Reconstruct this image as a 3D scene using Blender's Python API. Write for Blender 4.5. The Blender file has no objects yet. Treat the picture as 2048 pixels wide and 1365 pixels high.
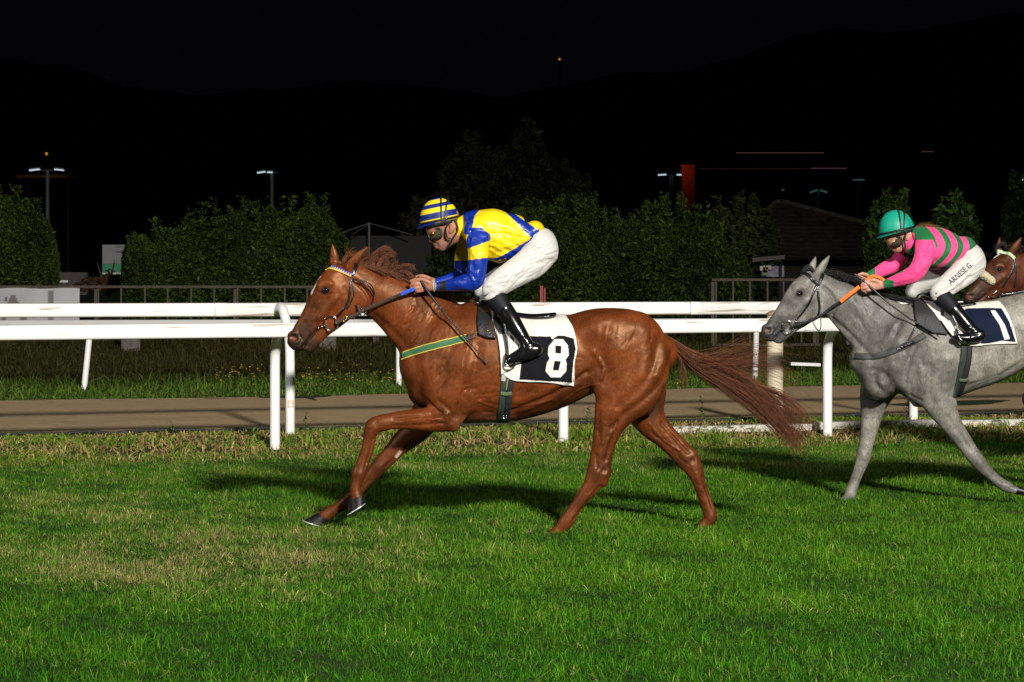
import bpy, math, random
import numpy as np
from mathutils import Vector
from mathutils.bvhtree import BVHTree
random.seed(7); RNG = np.random.default_rng(7)
SC = bpy.context.scene; COL = SC.collection
# ---------------------------------------------------------------- camera, sky, lights, exposure
F, HZ, H = 5200.0, 466.0, 2.014          # focal length and horizon in photograph pixels, eye height in metres
cam = bpy.data.cameras.new('camera'); cam.sensor_width = 36.0; cam.lens = F / 2048 * 36.0
cam.shift_y = -(682.5 - HZ) / 2048.0; cam.clip_end = 3000
co = bpy.data.objects.new('camera', cam); COL.objects.link(co)
co.location = (0, 0, H); co.rotation_euler = (math.pi / 2, 0, 0); SC.camera = co
SC.view_settings.view_transform = 'Standard'; SC.view_settings.look = 'None'
SC.view_settings.exposure = 0.0; SC.view_settings.gamma = 1.0
W = bpy.data.worlds.new('World'); SC.world = W; W.use_nodes = True
wb = W.node_tree.nodes['Background']; wb.inputs[0].default_value = (0.55, 0.6, 0.9, 1); wb.inputs[1].default_value = 0.0018
def flood(name, loc, aim, power, size, blend, rad, colr):
    l = bpy.data.lights.new(name, 'SPOT'); l.energy = power; l.spot_size = math.radians(size); l.spot_blend = blend
    l.shadow_soft_size = rad; l.color = colr
    o = bpy.data.objects.new(name, l); COL.objects.link(o); o.location = loc
    o.rotation_euler = (Vector(aim) - Vector(loc)).to_track_quat('-Z', 'Y').to_euler()
# racecourse floodlight behind the camera at right; weaker left lamp added to lift shadows
flood('floodlight_key', (13.6, -25.3, 22.5), (0.4, 22.6, 0.8), 178000, 33, 1.0, 1.9, (1.0, 0.965, 0.90))
flood('added_fill_lamp', (-34, -14, 21), (0.6, 20.0, 0.8), 25000, 50, 0.9, 3.0, (0.95, 0.97, 1.0))

# ---------------------------------------------------------------- helpers
def srgb(r, g, b):
    f = lambda c: (c / 255 / 12.92) if c / 255 <= 0.04045 else ((c / 255 + 0.055) / 1.055) ** 2.4
    return (f(r), f(g), f(b))
MATS = {}
def nt(m):
    m.use_nodes = True; t = m.node_tree; return t, t.nodes['Principled BSDF']
def mat(name, colr=(.5, .5, .5), rough=.5, metal=0.0, attr=False, bump=0.0, bscale=60.0, var=0.0, vscale=8.0, spec=.5,
        coat=0.0, emis=None, estr=0.0, aniso=None, trans=0.0, sheen=0.0):
    if name in MATS: return MATS[name]
    m = bpy.data.materials.new(name); t, p = nt(m); N = t.nodes; L = t.links
    p.inputs['Roughness'].default_value = rough; p.inputs['Metallic'].default_value = metal
    p.inputs['Specular IOR Level'].default_value = spec; p.inputs['Coat Weight'].default_value = coat
    p.inputs['Coat Roughness'].default_value = .06; p.inputs['Transmission Weight'].default_value = trans
    p.inputs['Sheen Weight'].default_value = sheen
    tc = N.new('ShaderNodeTexCoord'); src = None
    if attr:
        a = N.new('ShaderNodeAttribute'); a.attribute_name = 'Col'; src = a.outputs['Color']
    if var > 0:
        n = N.new('ShaderNodeTexNoise'); n.inputs['Scale'].default_value = vscale; n.inputs['Detail'].default_value = 6
        n.inputs['Roughness'].default_value = .65
        L.new(tc.outputs['Object'], n.inputs['Vector'])
        r = N.new('ShaderNodeMapRange'); r.inputs[1].default_value = .3; r.inputs[2].default_value = .7
        r.inputs[3].default_value = 1 - var; r.inputs[4].default_value = 1 + var
        L.new(n.outputs['Fac'], r.inputs[0])
        v = N.new('ShaderNodeVectorMath'); v.operation = 'SCALE'
        if src: L.new(src, v.inputs[0])
        else: v.inputs[0].default_value = colr
        L.new(r.outputs[0], v.inputs['Scale']); src = v.outputs[0]
    if src: L.new(src, p.inputs['Base Color'])
    else: p.inputs['Base Color'].default_value = (*colr, 1)
    if bump > 0:
        n = N.new('ShaderNodeTexNoise'); n.inputs['Scale'].default_value = bscale; n.inputs['Detail'].default_value = 4
        mp = N.new('ShaderNodeMapping'); L.new(tc.outputs['Object'], mp.inputs[0]); L.new(mp.outputs[0], n.inputs['Vector'])
        if aniso: mp.inputs['Scale'].default_value = aniso
        b = N.new('ShaderNodeBump'); b.inputs['Strength'].default_value = bump; b.inputs['Distance'].default_value = .02
        L.new(n.outputs['Fac'], b.inputs['Height']); L.new(b.outputs[0], p.inputs['Normal'])
    if emis:
        p.inputs['Emission Color'].default_value = (*emis, 1); p.inputs['Emission Strength'].default_value = estr
    MATS[name] = m; return m
def leafmat(name, trans=.35, rough=.6):
    if name in MATS: return MATS[name]
    m = bpy.data.materials.new(name); t, p = nt(m); N = t.nodes; L = t.links
    a = N.new('ShaderNodeAttribute'); a.attribute_name = 'Col'
    L.new(a.outputs['Color'], p.inputs['Base Color']); p.inputs['Roughness'].default_value = rough
    p.inputs['Specular IOR Level'].default_value = .08
    tr = N.new('ShaderNodeBsdfTranslucent'); L.new(a.outputs['Color'], tr.inputs[0])
    mx = N.new('ShaderNodeMixShader'); mx.inputs[0].default_value = trans
    L.new(p.outputs[0], mx.inputs[1]); L.new(tr.outputs[0], mx.inputs[2]); L.new(mx.outputs[0], N['Material Output'].inputs[0])
    MATS[name] = m; return m

def mk(name, V, Fa, material, parent=None, colors=None, smooth=True):
    """one mesh object from arrays; Fa is an (n,3)/(n,4) array or a list of such arrays"""
    V = np.asarray(V, np.float32); Fl = Fa if isinstance(Fa, list) else [Fa]
    Fl = [np.asarray(f, np.int32) for f in Fl if len(f)]
    me = bpy.data.meshes.new(name); me.vertices.add(len(V)); me.vertices.foreach_set('co', V.ravel())
    li = np.concatenate([f.ravel() for f in Fl]); me.loops.add(len(li)); me.loops.foreach_set('vertex_index', li)
    tot = np.concatenate([np.full(len(f), f.shape[1], np.int32) for f in Fl])
    me.polygons.add(len(tot)); st = np.concatenate([[0], np.cumsum(tot)[:-1]]).astype(np.int32)
    me.polygons.foreach_set('loop_start', st); me.polygons.foreach_set('loop_total', tot)
    me.update(calc_edges=True); me.validate()
    me.polygons.foreach_set('use_smooth', np.full(len(me.polygons), smooth))
    if colors is not None:
        at = me.color_attributes.new('Col', 'FLOAT_COLOR', 'POINT')
        c = np.ones((len(V), 4), np.float32); c[:, :3] = colors; at.data.foreach_set('color', c.ravel())
    if material: me.materials.append(material)
    o = bpy.data.objects.new(name, me); COL.objects.link(o); o.parent = parent
    return o
def thing(name, label, cat, loc=(0, 0, 0), rz=0.0, group=None):
    o = bpy.data.objects.new(name, None); COL.objects.link(o); o.location = loc; o.rotation_euler = (0, 0, rz)
    o.empty_display_size = .1; return tag(o, label, cat, group)
def tag(o, label=None, cat=None, group=None, kind=None):
    if label: o['label'] = label
    if cat: o['category'] = cat
    if group: o['group'] = group
    if kind: o['kind'] = kind
    return o
def copy_tree(o, parent=None):
    c = o.copy(); COL.objects.link(c); c.parent = parent
    for ch in list(o.children): copy_tree(ch, c)
    return c

class MB:                                 # collects simple shapes into one mesh
    def __init__(s): s.V = []; s.F3 = []; s.F4 = []; s.C = []; s.n = 0
    def add(s, V, F, c=(1, 1, 1)):
        V = np.asarray(V, float); F = np.asarray(F, int)
        (s.F4 if F.shape[1] == 4 else s.F3).append(F + s.n); s.V.append(V); s.C.append(np.tile(c, (len(V), 1))); s.n += len(V)
    def box(s, c, h, rz=0.0, col=(1, 1, 1), tilt=None):
        v = np.array([[x, y, z] for x in (-1, 1) for y in (-1, 1) for z in (-1, 1)], float) * h
        if tilt is not None: v = v @ np.array(tilt).T
        ca, sa = math.cos(rz), math.sin(rz); v = v @ np.array([[ca, sa, 0], [-sa, ca, 0], [0, 0, 1]])
        s.add(v + np.array(c), [[0, 1, 3, 2], [4, 6, 7, 5], [0, 4, 5, 1], [2, 3, 7, 6], [0, 2, 6, 4], [1, 5, 7, 3]], col)
    def tube(s, P, R, n=8, col=(1, 1, 1), cap=True, flat=None):
        V, Fq, caps = tube_arr(P, R, n, flat); s.add(V, Fq, col)
        if cap:
            k = len(V); m = len(P)
            e = np.vstack([V[:n].mean(0), V[-n:].mean(0)])
            VV = np.vstack([V[:n], V[-n:], e])
            f = [[(i + 1) % n, i, 2 * n] for i in range(n)] + [[n + i, n + (i + 1) % n, 2 * n + 1] for i in range(n)]
            s.add(VV, f, col)
    def build(s, name, m, parent=None, smooth=True, off=(0, 0, 0), col=False):
        V = np.vstack(s.V) - np.array(off); fl = []
        if s.F4: fl.append(np.vstack(s.F4))
        if s.F3: fl.append(np.vstack(s.F3))
        return mk(name, V, fl, m, parent, np.vstack(s.C) if col else None, smooth)
def frames(P):
    P = np.asarray(P, float); T = np.gradient(P, axis=0); T /= np.linalg.norm(T, axis=1)[:, None] + 1e-9
    A = np.zeros_like(P); up = np.array([0, 0, 1.0]) if abs(T[0][2]) < .9 else np.array([0, 1.0, 0])
    a = np.cross(T[0], up); a /= np.linalg.norm(a)
    for i in range(len(P)):
        a = a - T[i] * a.dot(T[i]); a /= np.linalg.norm(a) + 1e-9; A[i] = a
    return T, A, np.cross(T, A)
def tube_arr(P, R, n=8, flat=None):
    P = np.asarray(P, float); R = np.broadcast_to(np.asarray(R, float), (len(P),)); T, A, B = frames(P)
    th = np.linspace(0, 2 * np.pi, n, endpoint=False); fy = 1.0 if flat is None else flat
    V = P[:, None] + R[:, None, None] * (np.cos(th)[None, :, None] * A[:, None] + fy * np.sin(th)[None, :, None] * B[:, None])
    V = V.reshape(-1, 3); i = np.arange(len(P) - 1)[:, None] * n; j = np.arange(n)[None]; k = (np.arange(n) + 1) % n
    Fq = np.stack([i + j, i + k[None], i + n + k[None], i + n + j], -1).reshape(-1, 4)
    return V, Fq, None
def cr(P, n):
    """Catmull-Rom through the rows of P, n samples per span"""
    P = np.asarray(P, float)
    if len(P) == 2: return P[0] + (P[1] - P[0]) * np.linspace(0, 1, n + 1)[:, None]
    Q = np.vstack([2 * P[0] - P[1], P, 2 * P[-1] - P[-2]]); out = []
    for i in range(1, len(Q) - 2):
        t = np.linspace(0, 1, n, endpoint=False)[:, None]; a, b, c, d = Q[i - 1], Q[i], Q[i + 1], Q[i + 2]
        out.append(.5 * (2 * b + (c - a) * t + (2 * a - 5 * b + 4 * c - d) * t ** 2 + (3 * b - a - 3 * c + d) * t ** 3))
    return np.vstack(out + [P[-1:]])
def inpoly(u, v, poly):
    poly = np.asarray(poly, float); r = np.zeros(u.shape, bool); n = len(poly)
    for i in range(n):
        x1, y1 = poly[i]; x2, y2 = poly[(i + 1) % n]
        c = ((y1 > v) != (y2 > v)) & (u < (x2 - x1) * (v - y1) / (y2 - y1 + 1e-12) + x1); r ^= c
    return r
def pdist(u, v, pts):
    """distance of points to a polyline"""
    pts = np.asarray(pts, float); P = np.stack([u, v], -1)
    if len(pts) == 1: return np.hypot(u - pts[0, 0], v - pts[0, 1])
    best = np.full(u.shape, 1e9)
    for a, b in zip(pts[:-1], pts[1:]):
        ab = b - a; t = np.clip(((P - a) @ ab) / (ab @ ab + 1e-9), 0, 1); d = P - a - t[..., None] * ab
        best = np.minimum(best, np.hypot(d[..., 0], d[..., 1]))
    return best
def snoise(P, scale, seed, oct=3):
    """cheap smooth noise: sums of sines in random directions"""
    r = np.random.default_rng(seed); out = 0.0
    for o in range(oct):
        for k in range(4):
            d = r.normal(size=P.shape[1]); d /= np.linalg.norm(d)
            out = out + np.sin(P @ d * scale * (2 ** o) * r.uniform(.7, 1.4) + r.uniform(0, 6.28)) / (2 ** o)
    return out / 4

class Fig:
    """a figure modelled at its own depth: photograph pixels <-> metres in the plane through its middle"""
    def __init__(s, scale, px0): s.s = scale; s.d = F / scale; s.px0 = px0; s.loc = ((px0 - 1024) / scale, s.d, 0.0)
    def p(s, px, py, y=0.0): return np.array([(px - s.px0) / s.s, y / s.s, H - (py - HZ) / s.s])
    def pts(s, L): return np.array([s.p(*q) for q in L])
    def uv(s, V): return V[:, 0] * s.s + s.px0, HZ + (H - V[:, 2]) * s.s

# ---------------------------------------------------------------- smooth body modelling (signed distance field -> one continuous skin)
class Body:
    def __init__(s, fig, h): s.f = fig; s.h = h; s.parts = []
    def add(s, st, k=14, n=6, p=2.0, sub=False):
        """st rows: px, py, in-plane radius, half width across, y offset (all in photograph pixels)"""
        A = cr(np.array(st, float), n) if len(st) > 1 else np.array(st, float)
        A[:, 2:4] = np.maximum(A[:, 2:4], .8)
        s.parts.append((A, k, p, sub)); return s
    def mesh(s, smooth=1):
        f = s.f; h = s.h; sc = f.s; PR = []
        for A, k, p, sub in s.parts:
            C = np.stack([(A[:, 0] - f.px0) / sc, H - (A[:, 1] - HZ) / sc], -1); PR.append((C, A[:, 2] / sc, A[:, 3] / sc, A[:, 4] / sc, k / sc, p, sub))
        lo = np.min([[(c[:, 0] - r).min(), (y - b).min(), (c[:, 1] - r).min()] for c, r, b, y, k, p, sub in PR if not sub], 0) - .05
        hi = np.max([[(c[:, 0] + r).max(), (y + b).max(), (c[:, 1] + r).max()] for c, r, b, y, k, p, sub in PR if not sub], 0) + .05
        n = np.ceil((hi - lo) / h).astype(int) + 1
        G = np.full(n, 0.2, np.float32); ax = [lo[i] + h * np.arange(n[i]) for i in range(3)]
        for c, r, b, y, k, p, sub in PR:
            m = k + .02
            l3 = np.array([(c[:, 0] - r).min() - m, (y - b).min() - m, (c[:, 1] - r).min() - m])
            h3 = np.array([(c[:, 0] + r).max() + m, (y + b).max() + m, (c[:, 1] + r).max() + m])
            i0 = np.clip(((l3 - lo) / h).astype(int), 0, n - 1); i1 = np.clip(np.ceil((h3 - lo) / h).astype(int) + 1, 1, n)
            X, Z = np.meshgrid(ax[0][i0[0]:i1[0]], ax[2][i0[2]:i1[2]], indexing='ij')
            best = np.full(X.shape, 1e9); R = np.zeros(X.shape); B = np.zeros(X.shape); Y = np.zeros(X.shape)
            if len(c) == 1:
                best = np.hypot(X - c[0, 0], Z - c[0, 1]); R[:] = r[0]; B[:] = b[0]; Y[:] = y[0]
            for i in range(len(c) - 1):
                d = c[i + 1] - c[i]; t = np.clip(((X - c[i, 0]) * d[0] + (Z - c[i, 1]) * d[1]) / (d @ d + 1e-12), 0, 1)
                D = np.hypot(X - c[i, 0] - t * d[0], Z - c[i, 1] - t * d[1]); w = D < best
                best = np.where(w, D, best); R = np.where(w, r[i] + t * (r[i + 1] - r[i]), R)
                B = np.where(w, b[i] + t * (b[i + 1] - b[i]), B); Y = np.where(w, y[i] + t * (y[i + 1] - y[i]), Y)
            yy = ax[1][i0[1]:i1[1]][None, :, None]; w = np.abs(yy - Y[:, None, :]); a = (best / R)[:, None, :]; e = w / B[:, None, :]
            if p == 2.0:
                q = np.sqrt(a * a + e * e) + 1e-6; g = np.sqrt((a / R[:, None, :]) ** 2 + (e / B[:, None, :]) ** 2) / q
            else:
                q = (a ** p + e ** p) ** (1 / p) + 1e-6
                g = np.sqrt((a ** (p - 1) / R[:, None, :]) ** 2 + (e ** (p - 1) / B[:, None, :]) ** 2) * q ** (1 - p)
            dd = (q - 1) / np.maximum(g, 1e-3 + .5 / np.maximum(R, B)[:, None, :])
            S = G[i0[0]:i1[0], i0[1]:i1[1], i0[2]:i1[2]]
            if sub: dd = -dd; hh = np.maximum(k - np.abs(S - dd), 0) / k; res = np.maximum(S, dd) + hh * hh * k / 4
            else: hh = np.maximum(k - np.abs(S - dd), 0) / k; res = np.minimum(S, dd) - hh * hh * k / 4
            G[i0[0]:i1[0], i0[1]:i1[1], i0[2]:i1[2]] = res
        s.V, s.Fq = surface_nets(G, lo, h)
        for _ in range(smooth): s.relax()
        return s
    def relax(s, w=.5):
        V, Fq = s.V, s.Fq; acc = np.zeros_like(V); cnt = np.zeros(len(V))
        for a, b in ((0, 1), (1, 2), (2, 3), (3, 0)):
            for c in range(3):
                acc[:, c] += np.bincount(Fq[:, a], V[Fq[:, b], c], len(V)) + np.bincount(Fq[:, b], V[Fq[:, a], c], len(V))
            cnt += np.bincount(Fq[:, a], minlength=len(V)) + np.bincount(Fq[:, b], minlength=len(V))
        s.V = V + w * (acc / np.maximum(cnt, 1)[:, None] - V)
    def normals(s):
        V, Fq = s.V, s.Fq; n = np.cross(V[Fq[:, 2]] - V[Fq[:, 0]], V[Fq[:, 3]] - V[Fq[:, 1]]); N = np.zeros_like(V)
        for a in range(4):
            for c in range(3): N[:, c] += np.bincount(Fq[:, a], n[:, c], len(V))
        return N / (np.linalg.norm(N, axis=1)[:, None] + 1e-12)
    def sculpt(s, strokes):
        """strokes: (points in photo pixels, width px, height mm, side) ; side -1 near, 1 far, 0 both, or (ymin,ymax) px"""
        N = s.normals(); u, v = s.f.uv(s.V); y = s.V[:, 1] * s.f.s; D = np.zeros(len(u)); f = np.abs(N[:, 1]) ** .7
        for pts, w, hgt, side in strokes:
            P = np.array(pts, float); q = (u > P[:, 0].min() - 3 * w) & (u < P[:, 0].max() + 3 * w) & (v > P[:, 1].min() - 3 * w) & (v < P[:, 1].max() + 3 * w)
            if side == -1: q &= y < -6
            elif side == 1: q &= y > 6
            elif isinstance(side, tuple): q &= (y > side[0]) & (y < side[1])
            i = np.nonzero(q)[0]
            if len(i): D[i] += hgt / 1000 * np.exp(-(pdist(u[i], v[i], cr(P, 5) if len(P) > 2 else P) / w) ** 2)
        s.V = s.V + N * (D * f)[:, None]; return s
    def paint(s, base, strokes):
        u, v = s.f.uv(s.V); y = s.V[:, 1] * s.f.s; C = np.tile(np.array(base, float), (len(u), 1))
        for pts, w, c, a, side in strokes:
            k = a * np.clip(np.exp(-(pdist(u, v, pts) / w) ** 4), 0, 1)
            if side == -1: k = k * (y < -4)
            elif side == 1: k = k * (y > 4)
            elif isinstance(side, tuple): k = k * (y > side[0]) * (y < side[1])
            C = C * (1 - k[:, None]) + np.array(c) * k[:, None]
        s.C = C; return s
    def build(s, name, m, parent): return mk(name, s.V, s.Fq, m, parent, getattr(s, 'C', None))
    def bvh(s): return BVHTree.FromPolygons([tuple(x) for x in s.V.tolist()], s.Fq.tolist())
def surface_nets(G, lo, h):
    S = G < 0; n = np.array(G.shape)
    def c8(A): return [A[i:n[0] - 1 + i, j:n[1] - 1 + j, k:n[2] - 1 + k] for i in (0, 1) for j in (0, 1) for k in (0, 1)]
    s8 = c8(S); cnt = sum(x.astype(np.int8) for x in s8); act = (cnt > 0) & (cnt < 8)
    idx = np.full(act.shape, -1, np.int64); ii = np.argwhere(act); idx[act] = np.arange(len(ii))
    g = np.stack([x[act] for x in c8(G)], -1).astype(float); off = np.array([[i, j, k] for i in (0, 1) for j in (0, 1) for k in (0, 1)], float)
    acc = np.zeros((len(ii), 3)); c = np.zeros(len(ii))
    for a in range(8):
        for b in range(a + 1, 8):
            if np.abs(off[a] - off[b]).sum() != 1: continue
            x = (g[:, a] < 0) != (g[:, b] < 0); t = np.where(x, g[:, a] / np.where(x, g[:, a] - g[:, b], 1), 0)
            acc += np.where(x[:, None], off[a] + t[:, None] * (off[b] - off[a]), 0); c += x
    V = lo + h * (ii + acc / np.maximum(c, 1)[:, None]); Fs = []
    for ax in range(3):
        sl0 = [slice(1, -1)] * 3; sl0[ax] = slice(0, -1); sl1 = list(sl0); sl1[ax] = slice(1, None)
        A, B = S[tuple(sl0)], S[tuple(sl1)]; e = np.argwhere(A != B)
        if not len(e): continue
        fl = A[tuple(e.T)]; base = e.copy(); o1, o2 = [q for q in range(3) if q != ax]
        for q in (o1, o2): base[:, q] += 1
        def at(d1, d2):
            c_ = base.copy(); c_[:, o1] -= d1; c_[:, o2] -= d2; return idx[tuple(c_.T)]
        q = np.stack([at(1, 1), at(0, 1), at(0, 0), at(1, 0)], -1)
        fl2 = fl if ax != 1 else ~fl
        q[~fl2] = q[~fl2][:, ::-1]; Fs.append(q)
    return V, np.vstack(Fs)

def strap(fig, bvh, pts, width, name, m, parent, thick=.004, ys=None, lift=.002, mirror=False, n=8, colr=None, wend=None):
    """a leather strap laid on a body: centre line in photo pixels, raycast from the near side"""
    A = cr(np.array(pts, float), n) if len(pts) > 2 else cr(np.array(pts, float), n * 2)
    t = np.gradient(A[:, :2], axis=0); t /= np.linalg.norm(t, axis=1)[:, None] + 1e-9; nn = np.stack([-t[:, 1], t[:, 0]], -1)
    wd = np.linspace(width, wend if wend else width, len(A)) / 2; rows = []
    for i in range(len(A)):
        r = []
        for e in (-1, -.33, .33, 1):
            q = A[i, :2] + nn[i] * wd[i] * e
            if ys is not None:
                yv = ys if np.isscalar(ys) else np.interp(i / (len(A) - 1), np.linspace(0, 1, len(ys)), ys)
                P = fig.p(q[0], q[1], yv); N = np.array([0, -1.0, 0])
            else:
                o = fig.p(q[0], q[1], 0); hit = bvh.ray_cast(Vector((o[0], -2, o[2])), Vector((0, 1, 0)))
                if hit[0] is None: hit = bvh.find_nearest(Vector((o[0], -.02, o[2])))
                P = np.array(hit[0]); N = np.array(hit[1])
                if N[1] > .3: N = -N
            r.append((P, N))
        rows.append(r)
    P = np.array([[x[0] for x in r] for r in rows]); N = np.array([[x[1] for x in r] for r in rows])
    N = N.mean(1, keepdims=True) + 0 * N; N /= np.linalg.norm(N, axis=2)[..., None] + 1e-9
    k = len(A); top = P + N * (lift + thick); bot = P + N * (lift * .2 - .002)
    V = np.concatenate([top, bot], 1).reshape(-1, 3); Fq = []
    ring = [0, 1, 2, 3, 7, 6, 5, 4]
    for i in range(k - 1):
        for j in range(8):
            a, b = ring[j], ring[(j + 1) % 8]; Fq.append([i * 8 + a, i * 8 + b, i * 8 + 8 + b, i * 8 + 8 + a])
    for i in (0, k - 1):
        for j in range(3): Fq.append([i * 8 + j, i * 8 + j + 1, i * 8 + j + 5, i * 8 + j + 4])
    C = None
    if colr is not None:
        C = np.zeros((len(V), 3))
        for j in range(8): C[j::8] = colr[j % 4]
    o = mk(name, V, np.array(Fq), m, parent, C)
    if mirror:
        V2 = V.copy(); V2[:, 1] *= -1; mk(name, V2, np.array(Fq)[:, ::-1], m, parent, C)
    return o
def coons(T_, B_, L_, R_, nu, nv):
    def samp(c, n):
        c = cr(np.array(c, float), 12); s = np.concatenate([[0], np.cumsum(np.linalg.norm(np.diff(c, axis=0), axis=1))]); s /= s[-1]
        t = np.linspace(0, 1, n); return np.stack([np.interp(t, s, c[:, i]) for i in range(c.shape[1])], -1)
    T_, B_, L_, R_ = samp(T_, nu), samp(B_, nu), samp(L_, nv), samp(R_, nv)
    u = np.linspace(0, 1, nu)[None, :, None]; v = np.linspace(0, 1, nv)[:, None, None]
    return (1 - v) * T_[None] + v * B_[None] + (1 - u) * L_[:, None] + u * R_[:, None] - ((1 - u) * (1 - v) * T_[0] + u * (1 - v) * T_[-1] + (1 - u) * v * B_[0] + u * v * B_[-1])
def drape(fig, bvh, Q, lift, wrinkle=0.0, seed=1, mirror=True):
    """lay a pixel-space grid Q (nv,nu,2) on a body, near side, then over the top to the far side"""
    nv, nu = Q.shape[:2]; P = np.zeros((nv, nu, 3))
    for i in range(nv):
        for j in range(nu):
            o = fig.p(Q[i, j, 0], Q[i, j, 1], 0); hit = bvh.ray_cast(Vector((o[0], -2, o[2])), Vector((0, 1, 0)))
            if hit[0] is None: hit = bvh.find_nearest(Vector((o[0], -.02, o[2])))
            nn = np.array(hit[1]); nn = nn if nn[1] < .3 else -nn
            P[i, j] = np.array(hit[0]) + nn * lift
    for _ in range(3):
        P[1:-1, :, 1] = .5 * P[1:-1, :, 1] + .25 * (P[:-2, :, 1] + P[2:, :, 1])
    if wrinkle:
        q = np.stack([Q[..., 0], Q[..., 1] * .45], -1); w = snoise(q.reshape(-1, 2), .075, seed, 3).reshape(nv, nu)
        P[..., 1] -= wrinkle * (w + .9) * np.linspace(.25, 1, nv)[:, None]
    P[0, :, 1] = np.minimum(P[0, :, 1], -.02)
    if mirror:
        M = P[::-1].copy(); M[..., 1] *= -1; top = P[0:1].copy(); top[..., 1] = 0; top[..., 2] += .006
        A = np.concatenate([M, top, P], 0)
    else: A = P
    r, c = A.shape[:2]; ix = np.arange(r * c).reshape(r, c)
    return A.reshape(-1, 3), np.stack([ix[:-1, :-1], ix[1:, :-1], ix[1:, 1:], ix[:-1, 1:]], -1).reshape(-1, 4)
def solid(o, t, offset=1.0):
    m = o.modifiers.new('thickness', 'SOLIDIFY'); m.thickness = t; m.offset = offset; return o
def strands(name, roots, m, parent, rad, colr, colr2, nside=3, taper=.25, vary=.28):
    """roots: list of (k,3) polylines -> many fine tapered hairs in one mesh"""
    Vs = []; Fs = []; Cs = []; n0 = 0; r = np.random.default_rng(len(roots))
    for P in roots:
        k = len(P); R = rad * r.uniform(.7, 1.3) * np.linspace(1, taper, k); V, Fq, _ = tube_arr(P, R, nside)
        Vs.append(V); Fs.append(Fq + n0); n0 += len(V); t = r.uniform(0, 1) ** 1.3
        base = np.array(colr) * (1 - t) + np.array(colr2) * t; Cs.append(np.tile(base * r.uniform(1 - vary, 1 + vary), (len(V), 1)))
    return mk(name, np.vstack(Vs), np.vstack(Fs), m, parent, np.vstack(Cs))
def bundle(fig, guides, count, jit, yspread, seed, n=5, jend=1.0):
    """interpolates between guide curves (photo pixels, optional y) to give many hairs"""
    r = np.random.default_rng(seed); out = []; G = [cr(np.array([(*g, 0) if len(g) == 2 else g for g in gg], float), n) for gg in guides]
    m = min(len(g) for g in G); G = np.array([g[np.linspace(0, len(g) - 1, m).round().astype(int)] for g in G])
    for _ in range(count):
        a = r.uniform(0, len(G) - 1); i = min(int(a), len(G) - 2) if len(G) > 1 else 0; t = a - i
        P = G[i] * (1 - t) + G[i + 1] * t if len(G) > 1 else G[0].copy()
        w = np.linspace(.25, jend, m)[:, None]; ph = r.uniform(0, 6.28); fr = r.uniform(1, 3)
        P = P + w * r.normal(size=(1, 3)) * np.array([jit, jit, yspread]) + w * np.sin(np.linspace(0, fr * 3, m) + ph)[:, None] * r.normal(size=(1, 3)) * jit * .75
        cut = r.uniform(.72, 1.0); q = max(3, int(m * cut)); P = P[:q]
        out.append(np.stack([(P[:, 0] - fig.px0) / fig.s, P[:, 2] / fig.s, H - (P[:, 1] - HZ) / fig.s], -1))
    return out
# ---------------------------------------------------------------- the racecourse: ground, track, rails
P0 = np.array([-4.44, 22.55]); UD = np.array([9.42, 2.75]); UD = UD / np.linalg.norm(UD); ND = np.array([-UD[1], UD[0]]); RA = math.atan2(UD[1], UD[0])
def un(u, n): q = P0 + UD * u + ND * n; return q[0], q[1]
def to_n(x, y): return (np.asarray(x) - P0[0]) * ND[0] + (np.asarray(y) - P0[1]) * ND[1]
def to_u(x, y): return (np.asarray(x) - P0[0]) * UD[0] + (np.asarray(y) - P0[1]) * UD[1]
def gz(n): return np.interp(n, [-60, -.6, -.1, .5, 1.0, 1.5, 1.95, 2.2, 7.0, 8.0, 11, 16, 30, 600], [0, 0, .02, .07, .11, .11, .10, .10, .10, .12, .2, .36, .4, .4])
def at(px, d): return ((px - 1024) / F * d, d)
def zat(py, d): return H - (py - HZ) / F * d
def noisemat(name, cols, scale, rough=.95, bump=.5, stretch=None, bscale=None):
    m = bpy.data.materials.new(name); t, p = nt(m); N = t.nodes; L = t.links; tc = N.new('ShaderNodeTexCoord'); mp = N.new('ShaderNodeMapping'); L.new(tc.outputs['Object'], mp.inputs[0])
    if stretch: mp.inputs['Scale'].default_value = stretch; mp.inputs['Rotation'].default_value = (0, 0, -RA)
    n = N.new('ShaderNodeTexNoise'); n.inputs['Scale'].default_value = scale; n.inputs['Detail'].default_value = 9; n.inputs['Roughness'].default_value = .7; L.new(mp.outputs[0], n.inputs['Vector'])
    r = N.new('ShaderNodeValToRGB'); el = r.color_ramp.elements
    while len(el) < len(cols): el.new(.5)
    for e, (p_, c) in zip(el, cols): e.position = p_; e.color = (*c, 1)
    L.new(n.outputs['Fac'], r.inputs[0]); L.new(r.outputs[0], p.inputs['Base Color']); p.inputs['Roughness'].default_value = rough; p.inputs['Specular IOR Level'].default_value = .2
    n2 = N.new('ShaderNodeTexNoise'); n2.inputs['Scale'].default_value = bscale or scale * 4; n2.inputs['Detail'].default_value = 8; L.new(mp.outputs[0], n2.inputs['Vector'])
    b = N.new('ShaderNodeBump'); b.inputs['Strength'].default_value = bump; b.inputs['Distance'].default_value = .03; L.new(n2.outputs['Fac'], b.inputs['Height']); L.new(b.outputs[0], p.inputs['Normal']); return m
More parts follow.
